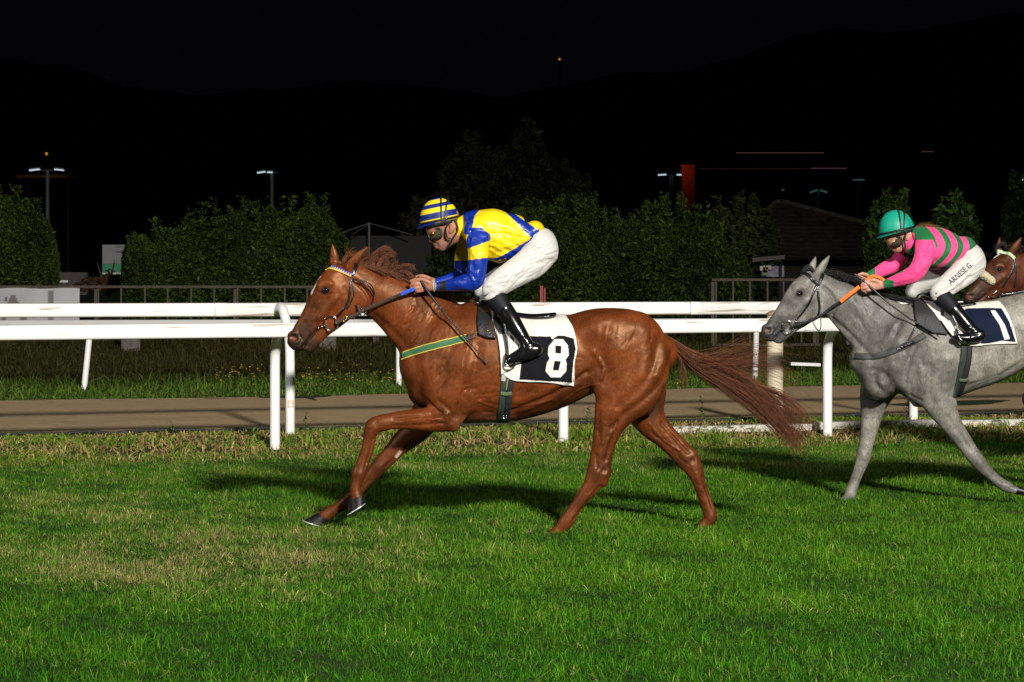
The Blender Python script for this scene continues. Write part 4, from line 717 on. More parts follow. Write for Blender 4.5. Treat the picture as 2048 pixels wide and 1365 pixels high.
    S = head_strokes(T, 1.0) + [
        ([(745, 628), (785, 662), (830, 712)], 7, -9, 0), ([(760, 580), (800, 615), (850, 655), (885, 690)], 14, 4, 0), ([(870, 640), (850, 690), (832, 745)], 8, -7, -1), ([(905, 640), (890, 690), (862, 745)], 10, 5, -1),
        ([(905, 690), (885, 740), (860, 785)], 6, -5, -1), ([(958, 690), (950, 740), (925, 790), (915, 830)], 7, -10, -1), ([(930, 735), (912, 785)], 16, 7, -1), ([(895, 745), (880, 790), (868, 815)], 6, -6, -1), ([(845, 745), (842, 785), (860, 806)], 6, -6, -1), ([(825, 745), (826, 785)], 8, 5, -1), ([(880, 800), (900, 815), (905, 840)], 5, -5, -1), ([(945, 790), (935, 830)], 8, 6, -1),
        ([(885, 822), (840, 829), (790, 834)], 3.6, -4.5, -1), ([(890, 842), (845, 846), (790, 848)], 3.4, -4, -1), ([(870, 832), (830, 838)], 5, 4, -1), ([(756, 842), (745, 856)], 3, -4, -1), ([(748, 850)], 6, 4, -1), ([(749, 874), (742, 902), (733, 930)], 2.6, -5, -1), ([(722, 945)], 6, 3, -1), ([(716, 930), (714, 950)], 3, -2, -1),
        ([(1025, 818), (1080, 797), (1130, 770), (1172, 742)], 5, -10, -1), ([(1030, 800), (1085, 780), (1135, 754)], 6, 5, -1), ([(980, 832), (1040, 826), (1100, 806)], 5, -4, -1), ([(1166, 690), (1162, 720)], 20, -11, -1), ([(1190, 650), (1198, 662)], 12, 9, -1), ([(1150, 650), (1160, 680)], 14, -4, -1),
        ([(1212, 655), (1204, 690), (1192, 725), (1186, 750)], 7, -8, -1), ([(1185, 700), (1203, 730), (1200, 755)], 4, 6, -1), ([(1345, 700), (1322, 755), (1285, 795), (1245, 825), (1222, 850)], 6, -10, -1), ([(1312, 680), (1303, 730), (1272, 775), (1235, 808)], 7, -6, -1), ([(1268, 670), (1262, 720), (1238, 768), (1215, 795)], 9, -5, -1), ([(1328, 700), (1310, 748)], 9, 7, -1), ([(1288, 700), (1282, 745)], 11, 7, -1), ([(1236, 700), (1228, 745)], 12, 7, -1), ([(1215, 815), (1205, 850), (1203, 880)], 5, 4, -1), ([(1196, 820), (1194, 860)], 4, -4, -1),
        ([(1232, 840), (1220, 880), (1209, 915)], 4, -7, -1), ([(1190, 905), (1192, 930)], 3.4, -4, -1), ([(1205, 935)], 5, -5, -1), ([(1192, 938), (1188, 955)], 4, 4, -1), ([(1197, 968), (1170, 1003), (1145, 1036)], 2.8, -6, -1), ([(1210, 945)], 5, 4, -1), ([(1240, 640), (1290, 660), (1325, 690)], 12, 4, -1), ([(1255, 640), (1225, 660)], 10, -2, -1),
        ([(1325, 850), (1352, 880), (1378, 908)], 4, -7, (-40, 200)), ([(1300, 866), (1340, 896)], 4, -4, (-40, 200)), ([(1388, 925)], 5, -5, (0, 200)), ([(1408, 958), (1418, 990), (1428, 1020)], 2.6, -5, (0, 200)), ([(1395, 950), (1404, 985)], 3, 2.5, (0, 200)),
        ([(822, 888), (795, 915), (768, 938)], 3.4, -5, (0, 200)), ([(757, 938)], 6, 3, (0, 200)), ([(735, 965), (705, 998)], 2.6, -4, (0, 200))]
    r = np.random.default_rng(3)
    for _ in range(70):                                                                                             # skin creases on the neck and behind the elbow
        x, y = r.uniform(775, 880), r.uniform(600, 700)
        if y < 575 + (x - 790) * .25 or y > 655 + (x - 790) * .55: continue
        a = r.normal(1.0, .22); l = r.uniform(8, 22); S.append(([(x, y), (x - l * .5 * math.cos(a) + r.normal() * 2, y + l * .5 * math.sin(a)), (x - l * math.cos(a), y + l * math.sin(a))], 2.6, r.uniform(-3.6, 2.2), -1))
    for x, y, l in ((1028, 705, 60), (1055, 712, 60), (1085, 715, 50), (1112, 712, 40)): S.append(([(x, y + 40), (x - 6, y + 40 + l)], 7, 2.6, -1))
    for _ in range(16):
        x, y = r.uniform(925, 990), r.uniform(760, 835); l = r.uniform(10, 26); S.append(([(x, y), (x + l, y + r.normal() * 5)], 3, r.uniform(-4, 2), -1))
    for pts in ([(1125, 800), (1160, 775), (1195, 765)], [(960, 800), (1000, 812), (1060, 808), (1105, 795)], [(870, 835), (835, 832), (800, 842)], [(1230, 850), (1212, 880), (1205, 905)], [(1300, 850), (1330, 885), (1362, 905)], [(905, 745), (885, 765), (878, 790)]): S.append((pts, 2.2, 3, 0))   # veins
    def stri(box, ang, cnt, hh, L=(18, 50), side=-1):                              # long muscle striations and small veins
        for _ in range(cnt):
            x, y = r.uniform(box[0], box[2]), r.uniform(box[1], box[3]); a = r.normal(ang, .16); l = r.uniform(*L) / 2; c = r.normal() * 5
            S.append(([(x - l * math.cos(a), y - l * math.sin(a)), (x + c * math.sin(a), y - c * math.cos(a)), (x + l * math.cos(a), y + l * math.sin(a))], r.uniform(2.2, 4.5), hh * r.choice([-1, -1, 1]) * r.uniform(.4, 1), side))
    stri((1200, 650, 1330, 790), 1.95, 40, 1.2); stri((1190, 790, 1240, 900), 1.75, 16, 1.5); stri((860, 660, 950, 800), 1.95, 34, 1.5); stri((820, 820, 900, 850), -.08, 12, 2.4, (20, 46)); stri((940, 700, 1180, 830), -.25, 44, 1.5, (20, 60)); stri((735, 865, 755, 935), 1.85, 8, 2.0, (12, 34)); stri((1150, 965, 1210, 1040), 2.2, 10, 2.2, (12, 34)); stri((1300, 850, 1390, 920), .8, 14, 2.6, (14, 40), 1); stri((1390, 950, 1430, 1035), 1.25, 8, 2.0, (12, 34), 1); stri((610, 590, 700, 660), 2.15, 22, 1.6, (10, 30), 0)
    b.sculpt([(p_, w_ * (1.25 if w_ >= 6 else 1.0), h_ * (1.25 if w_ >= 6 else 1.6), s_) for p_, w_, h_, s_ in S])
    base = (.124, .0290, .0068); dk = (.045, .013, .005); bl = (.020, .014, .012)  # dk under neck, chest and belly is shade put into colour; legs are coat
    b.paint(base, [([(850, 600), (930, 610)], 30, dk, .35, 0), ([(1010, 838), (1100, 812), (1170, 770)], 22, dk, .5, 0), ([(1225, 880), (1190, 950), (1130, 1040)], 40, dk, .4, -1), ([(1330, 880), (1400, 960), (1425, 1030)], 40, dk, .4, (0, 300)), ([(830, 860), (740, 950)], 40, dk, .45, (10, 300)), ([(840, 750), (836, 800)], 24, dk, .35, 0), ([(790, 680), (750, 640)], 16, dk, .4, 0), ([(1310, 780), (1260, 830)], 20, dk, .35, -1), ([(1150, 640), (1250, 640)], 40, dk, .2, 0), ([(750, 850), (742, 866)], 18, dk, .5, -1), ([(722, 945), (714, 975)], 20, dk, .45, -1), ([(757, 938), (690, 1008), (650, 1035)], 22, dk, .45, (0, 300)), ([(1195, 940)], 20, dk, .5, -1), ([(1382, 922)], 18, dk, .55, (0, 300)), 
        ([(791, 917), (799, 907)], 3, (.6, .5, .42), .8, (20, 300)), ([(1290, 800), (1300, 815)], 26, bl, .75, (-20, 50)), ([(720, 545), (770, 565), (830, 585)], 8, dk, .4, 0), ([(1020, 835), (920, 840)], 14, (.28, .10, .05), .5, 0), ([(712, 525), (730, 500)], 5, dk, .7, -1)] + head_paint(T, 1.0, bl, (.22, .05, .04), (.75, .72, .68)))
    u, v = CH.uv(b.V); y = b.V[:, 1] * CH.s                                                                       # far legs' inner skin stays the same coat
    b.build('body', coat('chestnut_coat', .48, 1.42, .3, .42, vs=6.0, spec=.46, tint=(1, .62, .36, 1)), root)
    eyes(CH, T, 1.0, root)
    hoof(CH, (701, 994), (734, 985), (698, 1023), (733, 1001), -50, 15, root); hoof(CH, (632, 1031), (655, 1046), (604, 1046), (645, 1058), 48, 15, root)
    hoof(CH, (1095, 1056), (1116, 1066), (1082, 1070), (1110, 1074), -50, 14, root); hoof(CH, (1396, 1052), (1416, 1064), (1382, 1066), (1408, 1070), 48, 14, root)
    # mane, forelock, tail
    rts = []; rr = np.random.default_rng(5)
    clumps = [([(710, 527), (720, 515), (728, 505), (738, 493)], 30), ([(718, 531), (728, 519), (742, 512), (750, 514)], 26), ([(726, 535), (737, 521), (750, 517), (758, 522)], 26), ([(735, 540), (741, 520), (750, 506), (776, 492)], 46), ([(742, 543), (744, 522), (754, 506), (772, 498), (784, 500)], 46),
              ([(750, 546), (756, 527), (768, 513), (782, 506), (787, 511)], 40), ([(756, 548), (768, 533), (774, 518), (784, 508), (780, 516)], 34), ([(764, 551), (778, 538), (788, 528), (790, 520)], 26), ([(772, 553), (788, 540), (804, 532), (820, 533), (829, 541)], 34), ([(778, 555), (796, 545), (812, 545), (824, 555), (822, 562)], 30), ([(786, 558), (804, 549), (816, 553), (824, 566)], 26),
              ([(740, 543), (762, 541), (788, 551), (812, 564)], 40), ([(716, 531), (740, 534), (762, 541), (780, 552)], 40), ([(794, 560), (812, 560), (826, 570), (834, 580)], 30), ([(806, 564), (822, 566), (834, 576)], 22)]
    for ci, (g_, cnt_) in enumerate(clumps):
        gg = [(x_, y_, -4 - 3.0 * i_ + (ci % 3 - 1) * 5 * i_ / 3) for i_, (x_, y_) in enumerate(g_)]
        rts += bundle(CH, [gg, [(x_ + 5, y_ + 2, z_ + 5) for x_, y_, z_ in gg[:-1]] + [gg[-1]]], cnt_ * 5, 2.1, 3, 900 + ci, n=6, jend=1.4)
    for x in np.linspace(840, 945, 70):
        yb = np.interp(x, [830, 875, 923, 950], [569, 587, 600, 606])
        for q in range(2):
            rts += bundle(CH, [[(x, yb + 4, -3), (x + 8, yb - 4, -9), (x + 24, yb + 2, -18), (x + 34, yb + 10, -26)]], 1, 2, 3, int(rr.integers(1e6)))
    strands('mane', rts, HAIR, root, .0015, (.20, .065, .028), (.13, .070, .045), vary=.2)
    strands('forelock', bundle(CH, [[(682, 520, 4), (690, 508, 5), (687, 497, 6), (694, 492, 6)], [(690, 524, -2), (700, 512, -2), (716, 505, -3), (724, 508, -4)], [(680, 528, 0), (668, 530, 0), (660, 540, -2), (656, 546, -3)]], 60, 2.5, 3, 8), HAIR, root, .0018, (.16, .05, .02), (.2, .07, .03))
    t = []
    t += bundle(CH, [[(1338, 676, 0), (1375, 700, 0), (1425, 722, -4), (1490, 752, -6), (1550, 812, -4), (1592, 868, 0), (1612, 905, 2)],
                     [(1346, 690, 0), (1385, 722, 0), (1430, 748, 0), (1490, 782, 0), (1545, 832, 0), (1585, 878, 0), (1604, 908, 0)],
                     [(1352, 705, 0), (1388, 740, 2), (1425, 765, 4), (1480, 800, 6), (1530, 836, 4), (1570, 870, 2), (1600, 906, 0)]], 820, 4.6, 11, 11, n=4, jend=2.0)
    t += bundle(CH, [[(1345, 684, 0), (1390, 712, 0), (1440, 706, -4), (1490, 690, -6), (1530, 700, -8)], [(1348, 690, 0), (1395, 722, 0), (1455, 722, 0), (1530, 708, 4), (1590, 722, 6)], [(1350, 696, 0), (1400, 730, 0), (1470, 738, 4), (1560, 760, 8), (1608, 800, 10)]], 260, 5, 12, 12, jend=2.8)
    t += bundle(CH, [[(1352, 704, -6), (1362, 725, -9), (1356, 748, -9), (1352, 765, -8)], [(1352, 708, 3), (1368, 740, 0), (1372, 768, 0), (1366, 785, 0)]], 60, 3, 6, 13)
    t += bundle(CH, [[(1480, 770, 0), (1560, 815, 0), (1610, 860, 0), (1640, 893, 0)], [(1490, 760, 0), (1570, 790, 0), (1600, 830, 4), (1596, 850, 6)]], 150, 6, 10, 14, jend=3)
    t += bundle(CH, [[(1318, 662, 2), (1350, 684, 0), (1390, 712, 0), (1440, 740, 0)], [(1330, 690, -6), (1356, 704, -8), (1392, 732, -6), (1440, 764, 0)], [(1336, 700, 8), (1358, 712, 8), (1394, 740, 6), (1430, 770, 2)]], 260, 2.2, 4, 15)
    strands('tail', t, HAIR, root, .0015, (.22, .075, .028), (.05, .023, .014), vary=.32)
    return root, b
# ---- the grey behind
GR = Fig(267.6, 1850)
def tb(rows): return [((x1 + x2) / 2, (y1 + y2) / 2, math.hypot(x2 - x1, y2 - y1) / 2, w, 0) for x1, y1, x2, y2, w in rows]
def grey():
    root = thing('horse', 'dappled grey racehorse with black bridle cut off by the right edge', 'horse', GR.loc, group='galloping racehorses')
    b = Body(GR, .0078); T, k = sim((1596, 586), (1533, 660))
    ears = [[(1631, 552, 9, 7, -13), (1638, 541, 9, 5, -17), (1648, 525, 6.5, 4, -18), (1657, 511, 1.6, 1.6, -18)], [(1622, 546, 9, 7, 12), (1627, 532, 7.5, 5, 15), (1631, 521, 4.5, 3.5, 16), (1633, 514, 1.5, 1.5, 16)]]
    b.add(tb([(1812, 640, 1780, 780, 48), (1835, 607, 1812, 810, 58), (1862, 604, 1850, 812, 68), (1920, 608, 1914, 788, 74), (1980, 602, 1972, 766, 74), (2045, 588, 2045, 731, 70), (2095, 579, 2100, 718, 68), (2140, 584, 2150, 725, 64), (2180, 604, 2190, 720, 52), (2215, 632, 2212, 690, 32)]), 18, n=5, p=2.2)
    for sg in (-1, 1):
        b.add([(1748, 730, 32, 30, 13 * sg), (1756, 768, 30, 29, 13 * sg)], 22)
        b.add([(1815, 668, 36, 13, 38 * sg), (1800, 718, 38, 16, 42 * sg), (1830, 765, 34, 18, 44 * sg)], 24)
        b.add([(1865, 718, 36, 11, 56 * sg), (1865, 765, 28, 12, 50 * sg)], 20)
        b.add([(2110, 625, 28, 15, 46 * sg), (2150, 645, 40, 20, 38 * sg)], 24)
    b.add(tb([(1646, 549, 1642, 615, 17), (1682, 562, 1648, 630, 18), (1700, 568, 1660, 640, 19), (1726, 578, 1678, 660, 22), (1756, 589, 1701, 687, 27), (1788, 598, 1714, 712, 35), (1818, 604, 1720, 750, 43)]), 16, n=5)
    b.add([(2218, 640, 13, 11, 0), (2234, 652, 8, 7, 0), (2248, 666, 5, 5, 0)], 10)
    head_parts(b, T, k, ears)
    # near fore, swung back under the girth
    b.add([(1848, 752, 46, 20, -40), (1866, 790, 36, 20, -45), (1878, 816, 29, 19, -46), (1896, 846, 21, 15, -46), (1918, 878, 17, 13, -46), (1936, 904, 15, 12, -46), (1950, 922, 14.5, 12, -46), (1960, 934, 12, 10, -46), (1978, 950, 10.5, 8, -46), (1995, 964, 11, 9, -46), (2006, 970, 11, 9.5, -46), (2017, 975, 8, 8, -46), (2024, 977, 8, 9, -46)], 12)
    b.add([(1892, 806, 12, 11, -46)], 10)
    # far fore, planted
    b.add([(1770, 760, 44, 20, 36), (1757, 795, 33, 20, 40), (1750, 826, 24, 17, 42), (1745, 858, 18.5, 14, 42), (1738, 892, 15, 12, 42), (1733, 915, 15, 12.5, 42), (1728, 932, 13, 11, 42), (1719, 956, 11, 8, 42), (1710, 980, 11, 8, 42), (1705, 994, 12.5, 10, 42), (1697, 1003, 9, 8, 42), (1690, 1009, 9, 9, 42)], 12)
    # hind legs, out of the frame
    b.add([(2150, 650, 60, 24, -34), (2150, 695, 62, 25, -42), (2138, 738, 52, 23, -45), (2124, 775, 38, 20, -45), (2118, 808, 27, 17, -45), (2124, 842, 21, 14, -45), (2136, 874, 20, 12, -45), (2140, 895, 19, 12, -45), (2134, 925, 13, 9, -45), (2124, 960, 11, 8, -45), (2116, 984, 13, 10, -45), (2106, 996, 10, 8, -45), (2098, 1004, 9, 9, -45)], 12)
    b.add([(2155, 670, 56, 24, 34), (2165, 725, 46, 23, 42), (2172, 765, 36, 20, 44), (2190, 796, 26, 16, 44), (2216, 826, 21, 13, 44), (2236, 850, 20, 12, 44), (2246, 876, 13, 10, 44), (2254, 910, 11, 8, 44), (2262, 945, 12, 9, 44), (2266, 966, 12, 10, 44), (2258, 980, 9, 8, 44), (2250, 990, 9, 9, 44)], 12)
    b.mesh(2); r = np.random.default_rng(9)
    S = head_strokes(T, k) + [([(1660, 638), (1695, 668), (1735, 712)], 6.5, -10, 0), ([(1700, 600), (1745, 640), (1785, 680)], 12, 4, 0), ([(1795, 640), (1772, 690), (1745, 735)], 7, -8, -1), ([(1820, 690), (1800, 735), (1775, 775)], 7, -7, -1), ([(1740, 740), (1748, 770), (1775, 790)], 6, -8, -1), ([(1726, 745), (1730, 775)], 7, 6, -1), ([(1760, 745), (1790, 780), (1830, 800)], 6, -9, -1), ([(1850, 730), (1845, 770), (1855, 800)], 8, -6, -1), ([(1880, 720), (1878, 770)], 10, 7, -1), ([(1830, 740), (1838, 775)], 10, 6, -1), ([(1768, 765), (1800, 790)], 7, 6, -1), ([(1750, 758), (1768, 785)], 5, 5, -1),
        ([(1905, 730), (1898, 775)], 6, -6, -1), ([(1886, 830), (1910, 866), (1932, 896)], 3.4, -5, -1), ([(1902, 830), (1925, 870)], 4, 3, -1), ([(1950, 923)], 6, 3, -1), ([(1968, 938), (1992, 960)], 2.4, -4, -1), ([(1748, 840), (1740, 885)], 3.4, -5, (0, 200)), ([(1735, 940), (1718, 985)], 2.4, -4, (0, 200)), ([(1732, 916)], 6, 3, (0, 200)), ([(1925, 770), (1980, 755), (2035, 722)], 5, -5, -1), ([(2030, 690), (2040, 715)], 12, -6, -1), ([(1990, 640), (2000, 690)], 10, -3, -1), ([(1930, 772), (1985, 752)], 2.2, 3, -1)]
    for _ in range(60):
        x, y = r.uniform(1690, 1800), r.uniform(590, 710)
        if y < 570 + (x - 1690) * .35 or y > 650 + (x - 1690) * .75: continue
        a = r.normal(.95, .2); l = r.uniform(10, 28); S.append(([(x, y), (x + l * .5 * math.cos(a), y + l * .5 * math.sin(a)), (x + l * math.cos(a), y + l * math.sin(a))], 2.8, r.uniform(-3.2, 2), -1))
    for _ in range(26):
        x, y = r.uniform(1740, 1880), r.uniform(700, 780); l = r.uniform(12, 36); S.append(([(x, y), (x + r.normal() * 5, y + l)], 4, r.uniform(-4, 2.5), -1))
    b.sculpt([(p_, w_, h_ * 1.9, s_) for p_, w_, h_, s_ in S])
    base = (.165, .153, .130); dk = (.045, .041, .036); lt = (.31, .285, .24)
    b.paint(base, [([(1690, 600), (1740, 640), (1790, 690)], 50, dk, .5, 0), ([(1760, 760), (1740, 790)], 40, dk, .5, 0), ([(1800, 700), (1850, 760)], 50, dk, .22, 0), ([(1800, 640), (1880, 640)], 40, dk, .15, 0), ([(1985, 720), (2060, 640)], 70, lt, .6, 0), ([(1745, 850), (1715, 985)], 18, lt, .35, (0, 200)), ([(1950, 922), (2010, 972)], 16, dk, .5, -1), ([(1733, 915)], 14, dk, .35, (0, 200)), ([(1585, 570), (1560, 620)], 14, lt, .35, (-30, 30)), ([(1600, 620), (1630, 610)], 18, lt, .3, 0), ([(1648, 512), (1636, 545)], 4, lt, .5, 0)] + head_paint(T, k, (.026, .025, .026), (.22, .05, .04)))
    b.build('body', coat('dapple_grey_coat', .45, 1.48, .36, .48, vs=8, spec=.4), root); eyes(GR, T, k, root)
    hoof(GR, (1683, 1004), (1700, 1012), (1672, 1013), (1697, 1017), 42, 13, root); hoof(GR, (2020, 984), (2027, 968), (2037, 987), (2038, 972), -46, 12, root)
    hoof(GR, (2090, 998), (2108, 1008), (2078, 1010), (2102, 1014), -45, 13, root); hoof(GR, (2243, 984), (2260, 995), (2231, 998), (2254, 1003), 44, 13, root)
    rts = []; rr = np.random.default_rng(6)
    for x in np.linspace(1644, 1830, 190):
        yb = np.interp(x, [1640, 1671, 1706, 1744, 1773, 1830], [548, 558, 570, 583, 597, 605])
        for q in range(3):
            e = rr.uniform(8, 34); lift = rr.uniform(2, 16) if x < 1710 else rr.uniform(-2, 9)
            rts += bundle(GR, [[(x, yb + 3, rr.uniform(-6, 3)), (x + e * .4, yb - lift * .8, rr.uniform(-14, 6)), (x + e, yb - lift * .7 + 4, rr.uniform(-22, 8)), (x + e * 1.4, yb + rr.uniform(-4, 12), rr.uniform(-28, 8))]], 1, 1.5, 2, int(rr.integers(1e6)))
    strands('mane', rts, HAIR, root, .0024, (.02, .02, .02), (.05, .048, .045))
    strands('forelock', bundle(GR, [[(1628, 546, 0), (1620, 538, 2), (1611, 540, 0), (1602, 549, -2)], [(1630, 544, 2), (1622, 532, 4), (1614, 533, 3), (1606, 541, 0)]], 50, 2, 4, 18), HAIR, root, .002, (.02, .02, .02), (.06, .06, .055))
    strands('tail', bundle(GR, [[(2222, 640, 0), (2262, 672, 0), (2310, 700, 0), (2370, 760, 0), (2410, 830, 0)], [(2228, 655, 0), (2266, 694, 0), (2310, 735, 0), (2360, 790, 0), (2400, 850, 0)]], 260, 4, 8, 19), HAIR, root, .0026, (.05, .05, .05), (.2, .19, .18))
    return root, b, T, k

# ---- the bay, mostly hidden behind the grey
BY = Fig(235.0, 2060)
def bay():
    root = thing('horse', 'dark bay racehorse whose head shows behind the grey at the right edge', 'horse', BY.loc, rz=math.radians(9), group='galloping racehorses')
    b = Body(BY, .0085); T, k = sim((1989, 539), (1931, 592))
    k *= 1.12
    ears = [[(2016, 506, 8, 6, -12), (2023, 495, 8, 5, -15), (2031, 483, 5, 3.5, -16), (2036, 474, 1.5, 1.5, -16)], [(1999, 504, 8, 6, 10), (2000, 493, 7, 4.5, 13), (2001, 482, 4, 3, 14), (2002, 475, 1.5, 1.5, 14)]]
    q = .80; fx = lambda x: (x - 573) * q + 1922; fy = lambda y: 939 - (1060 - y) * q
    b.add([(fx(x), fy(y), r * q, w * q, 0) for x, y, r, w, _ in tb([(922, 606, 890, 838, 60), (965, 609, 948, 847, 74), (1035, 627, 1018, 842, 82), (1098, 633, 1092, 822, 82), (1150, 629, 1152, 796, 78), (1200, 617, 1200, 775, 75), (1243, 619, 1258, 785, 72), (1290, 641, 1305, 780, 58), (1330, 672, 1328, 750, 34)])], 16, n=5)
    b.add(tb([(2026, 502, 2022, 572, 16), (2060, 508, 2030, 582, 17), (2090, 520, 2050, 604, 20), (2120, 535, 2072, 640, 26), (2160, 555, 2098, 680, 34), (2205, 575, 2118, 720, 44)]), 14, n=5)
    b.add([(2130, 720, 36, 34, 0), (2140, 750, 30, 34, 0)], 20)
    head_parts(b, T, k, ears)
    for sg in (-1, 1): b.add([(2190, 700, 36, 16, 38 * sg), (2175, 760, 34, 18, 40 * sg)], 20)
    b.add([(2170, 760, 30, 17, -40), (2130, 775, 20, 15, -40), (2080, 782, 15, 12, -40), (2052, 786, 13, 11, -40), (2042, 794, 13, 11, -40), (2044, 812, 10, 8, -40), (2052, 842, 10, 7.5, -40), (2056, 862, 11, 9, -40), (2064, 880, 9, 8, -40)], 10)
    for st, y0 in (([(905, 800, 40, 22), (912, 838, 33, 22), (910, 866, 27, 18), (904, 888, 22, 15), (892, 936, 17, 14), (885, 968, 12, 9), (878, 1008, 15, 11), (866, 1031, 12, 10)], 40), ([(1262, 690, 68, 26), (1252, 778, 62, 26), (1216, 848, 31, 19), (1199, 918, 22, 13), (1182, 966, 18, 12), (1148, 1013, 13, 9), (1118, 1053, 11, 9)], -40), ([(1275, 720, 62, 26), (1292, 820, 42, 23), (1332, 876, 25, 16), (1378, 924, 22, 13), (1401, 968, 13, 10), (1424, 1040, 14, 11)], 40)):
        b.add([(fx(x), fy(y), r * q, w * q, y0 * (1 if i > 1 else .8)) for i, (x, y, r, w) in enumerate(st)], 11)
    b.mesh(2); b.sculpt(head_strokes(T, k) + [([(2020, 574), (2055, 605), (2090, 650)], 6, -8, 0)])
    base = (.078, .021, .009); dk = (.012, .010, .009)
    b.paint(base, [([(2052, 786), (2045, 820), (2064, 880)], 26, dk, .8, (-60, -20)), ([(1990, 500), (1975, 530)], 12, (.05, .018, .01), .5, 0), ([(1955, 560)], 26, (.04, .016, .01), .6, 0)] + head_paint(T, k, (.02, .014, .012), (.22, .05, .04)))
    b.build('body', coat('bay_coat', .6, 1.3, .12, .45, spec=.3, tint=(1, .75, .55, 1)), root); eyes(BY, T, k * .9, root)
    hoof(BY, (2058, 884), (2074, 880), (2060, 900), (2078, 890), -40, 11, root); hoof(BY, (fx(850), fy(1036)), (fx(876), fy(1042)), (fx(836), fy(1056)), (fx(870), fy(1060)), 40, 12, root)
    hoof(BY, (fx(1095), fy(1050)), (fx(1120), fy(1056)), (fx(1085), fy(1066)), (fx(1112), fy(1068)), -40, 12, root); hoof(BY, (fx(1408), fy(1048)), (fx(1432), fy(1050)), (fx(1400), fy(1066)), (fx(1428), fy(1067)), 40, 12, root)
    rts = []; rr = np.random.default_rng(16)
    for x in np.linspace(2008, 2200, 150):
        yb = np.interp(x, [2008, 2060, 2120, 2200], [496, 507, 534, 572])
        for _ in range(3): rts += bundle(BY, [[(x, yb + 3, rr.uniform(-6, 2)), (x + 6, yb - rr.uniform(2, 10), rr.uniform(-12, 4)), (x + 20, yb + rr.uniform(-6, 8), rr.uniform(-22, 4)), (x + 26, yb + rr.uniform(2, 22), -22)]], 1, 1.5, 2, int(rr.integers(1e6)))
    strands('mane', rts, HAIR, root, .0026, (.015, .012, .011), (.04, .03, .026))
    strands('forelock', bundle(BY, [[(2010, 500, 0), (2002, 490, -2), (1992, 494, -4), (1984, 506, -6)], [(2014, 500, 3), (2008, 486, 3), (1998, 488, 2), (1990, 500, 0)]], 60, 2, 4, 28), HAIR, root, .0022, (.015, .012, .011), (.05, .04, .035))
    strands('tail', bundle(BY, [[(fx(1338), fy(690), 0), (fx(1400), fy(735), 0), (fx(1500), fy(780), 0), (fx(1590), fy(880), 0)], [(fx(1346), fy(705), 0), (fx(1400), fy(760), 0), (fx(1480), fy(810), 0), (fx(1570), fy(890), 0)]], 120, 3, 6, 21), HAIR, root, .003, (.015, .012, .011), (.04, .03, .026))
    return root, b, T, k

# ---------------------------------------------------------------- tack
def ring3(fig, c, rx, ry, y, rad, name, m, parent, rot=0.0, sq=1.0, n=28):
    t = np.linspace(0, 2 * np.pi, n); x = np.sign(np.cos(t)) * np.abs(np.cos(t)) ** sq * rx; z = np.sign(np.sin(t)) * np.abs(np.sin(t)) ** sq * ry
    P = np.array([fig.p(c[0] + a * math.cos(rot) - b_ * math.sin(rot), c[1] + a * math.sin(rot) + b_ * math.cos(rot), y) for a, b_ in zip(x, z)])
    mb = MB(); mb.tube(P, rad, 8, cap=False); return mb.build(name, m, parent)
def rope(fig, pts, rad, name, m, parent, n=8):
    mb = MB(); mb.tube(fig.pts(cr(np.array(pts, float), n)), rad, 8); return mb.build(name, m, parent)
def panels(fig, mbv, polyL, default):
    """per-vertex cloth colours from polygons drawn on the near side"""
    u, v = fig.uv(mbv); C = np.tile(np.array(default, float), (len(u), 1))
    for poly, c in polyL: C[inpoly(u, v, poly)] = c
    return C
WHITE = (.68, .65, .58); BLACK = (.006, .006, .008); NAVY = (.005, .010, .028)

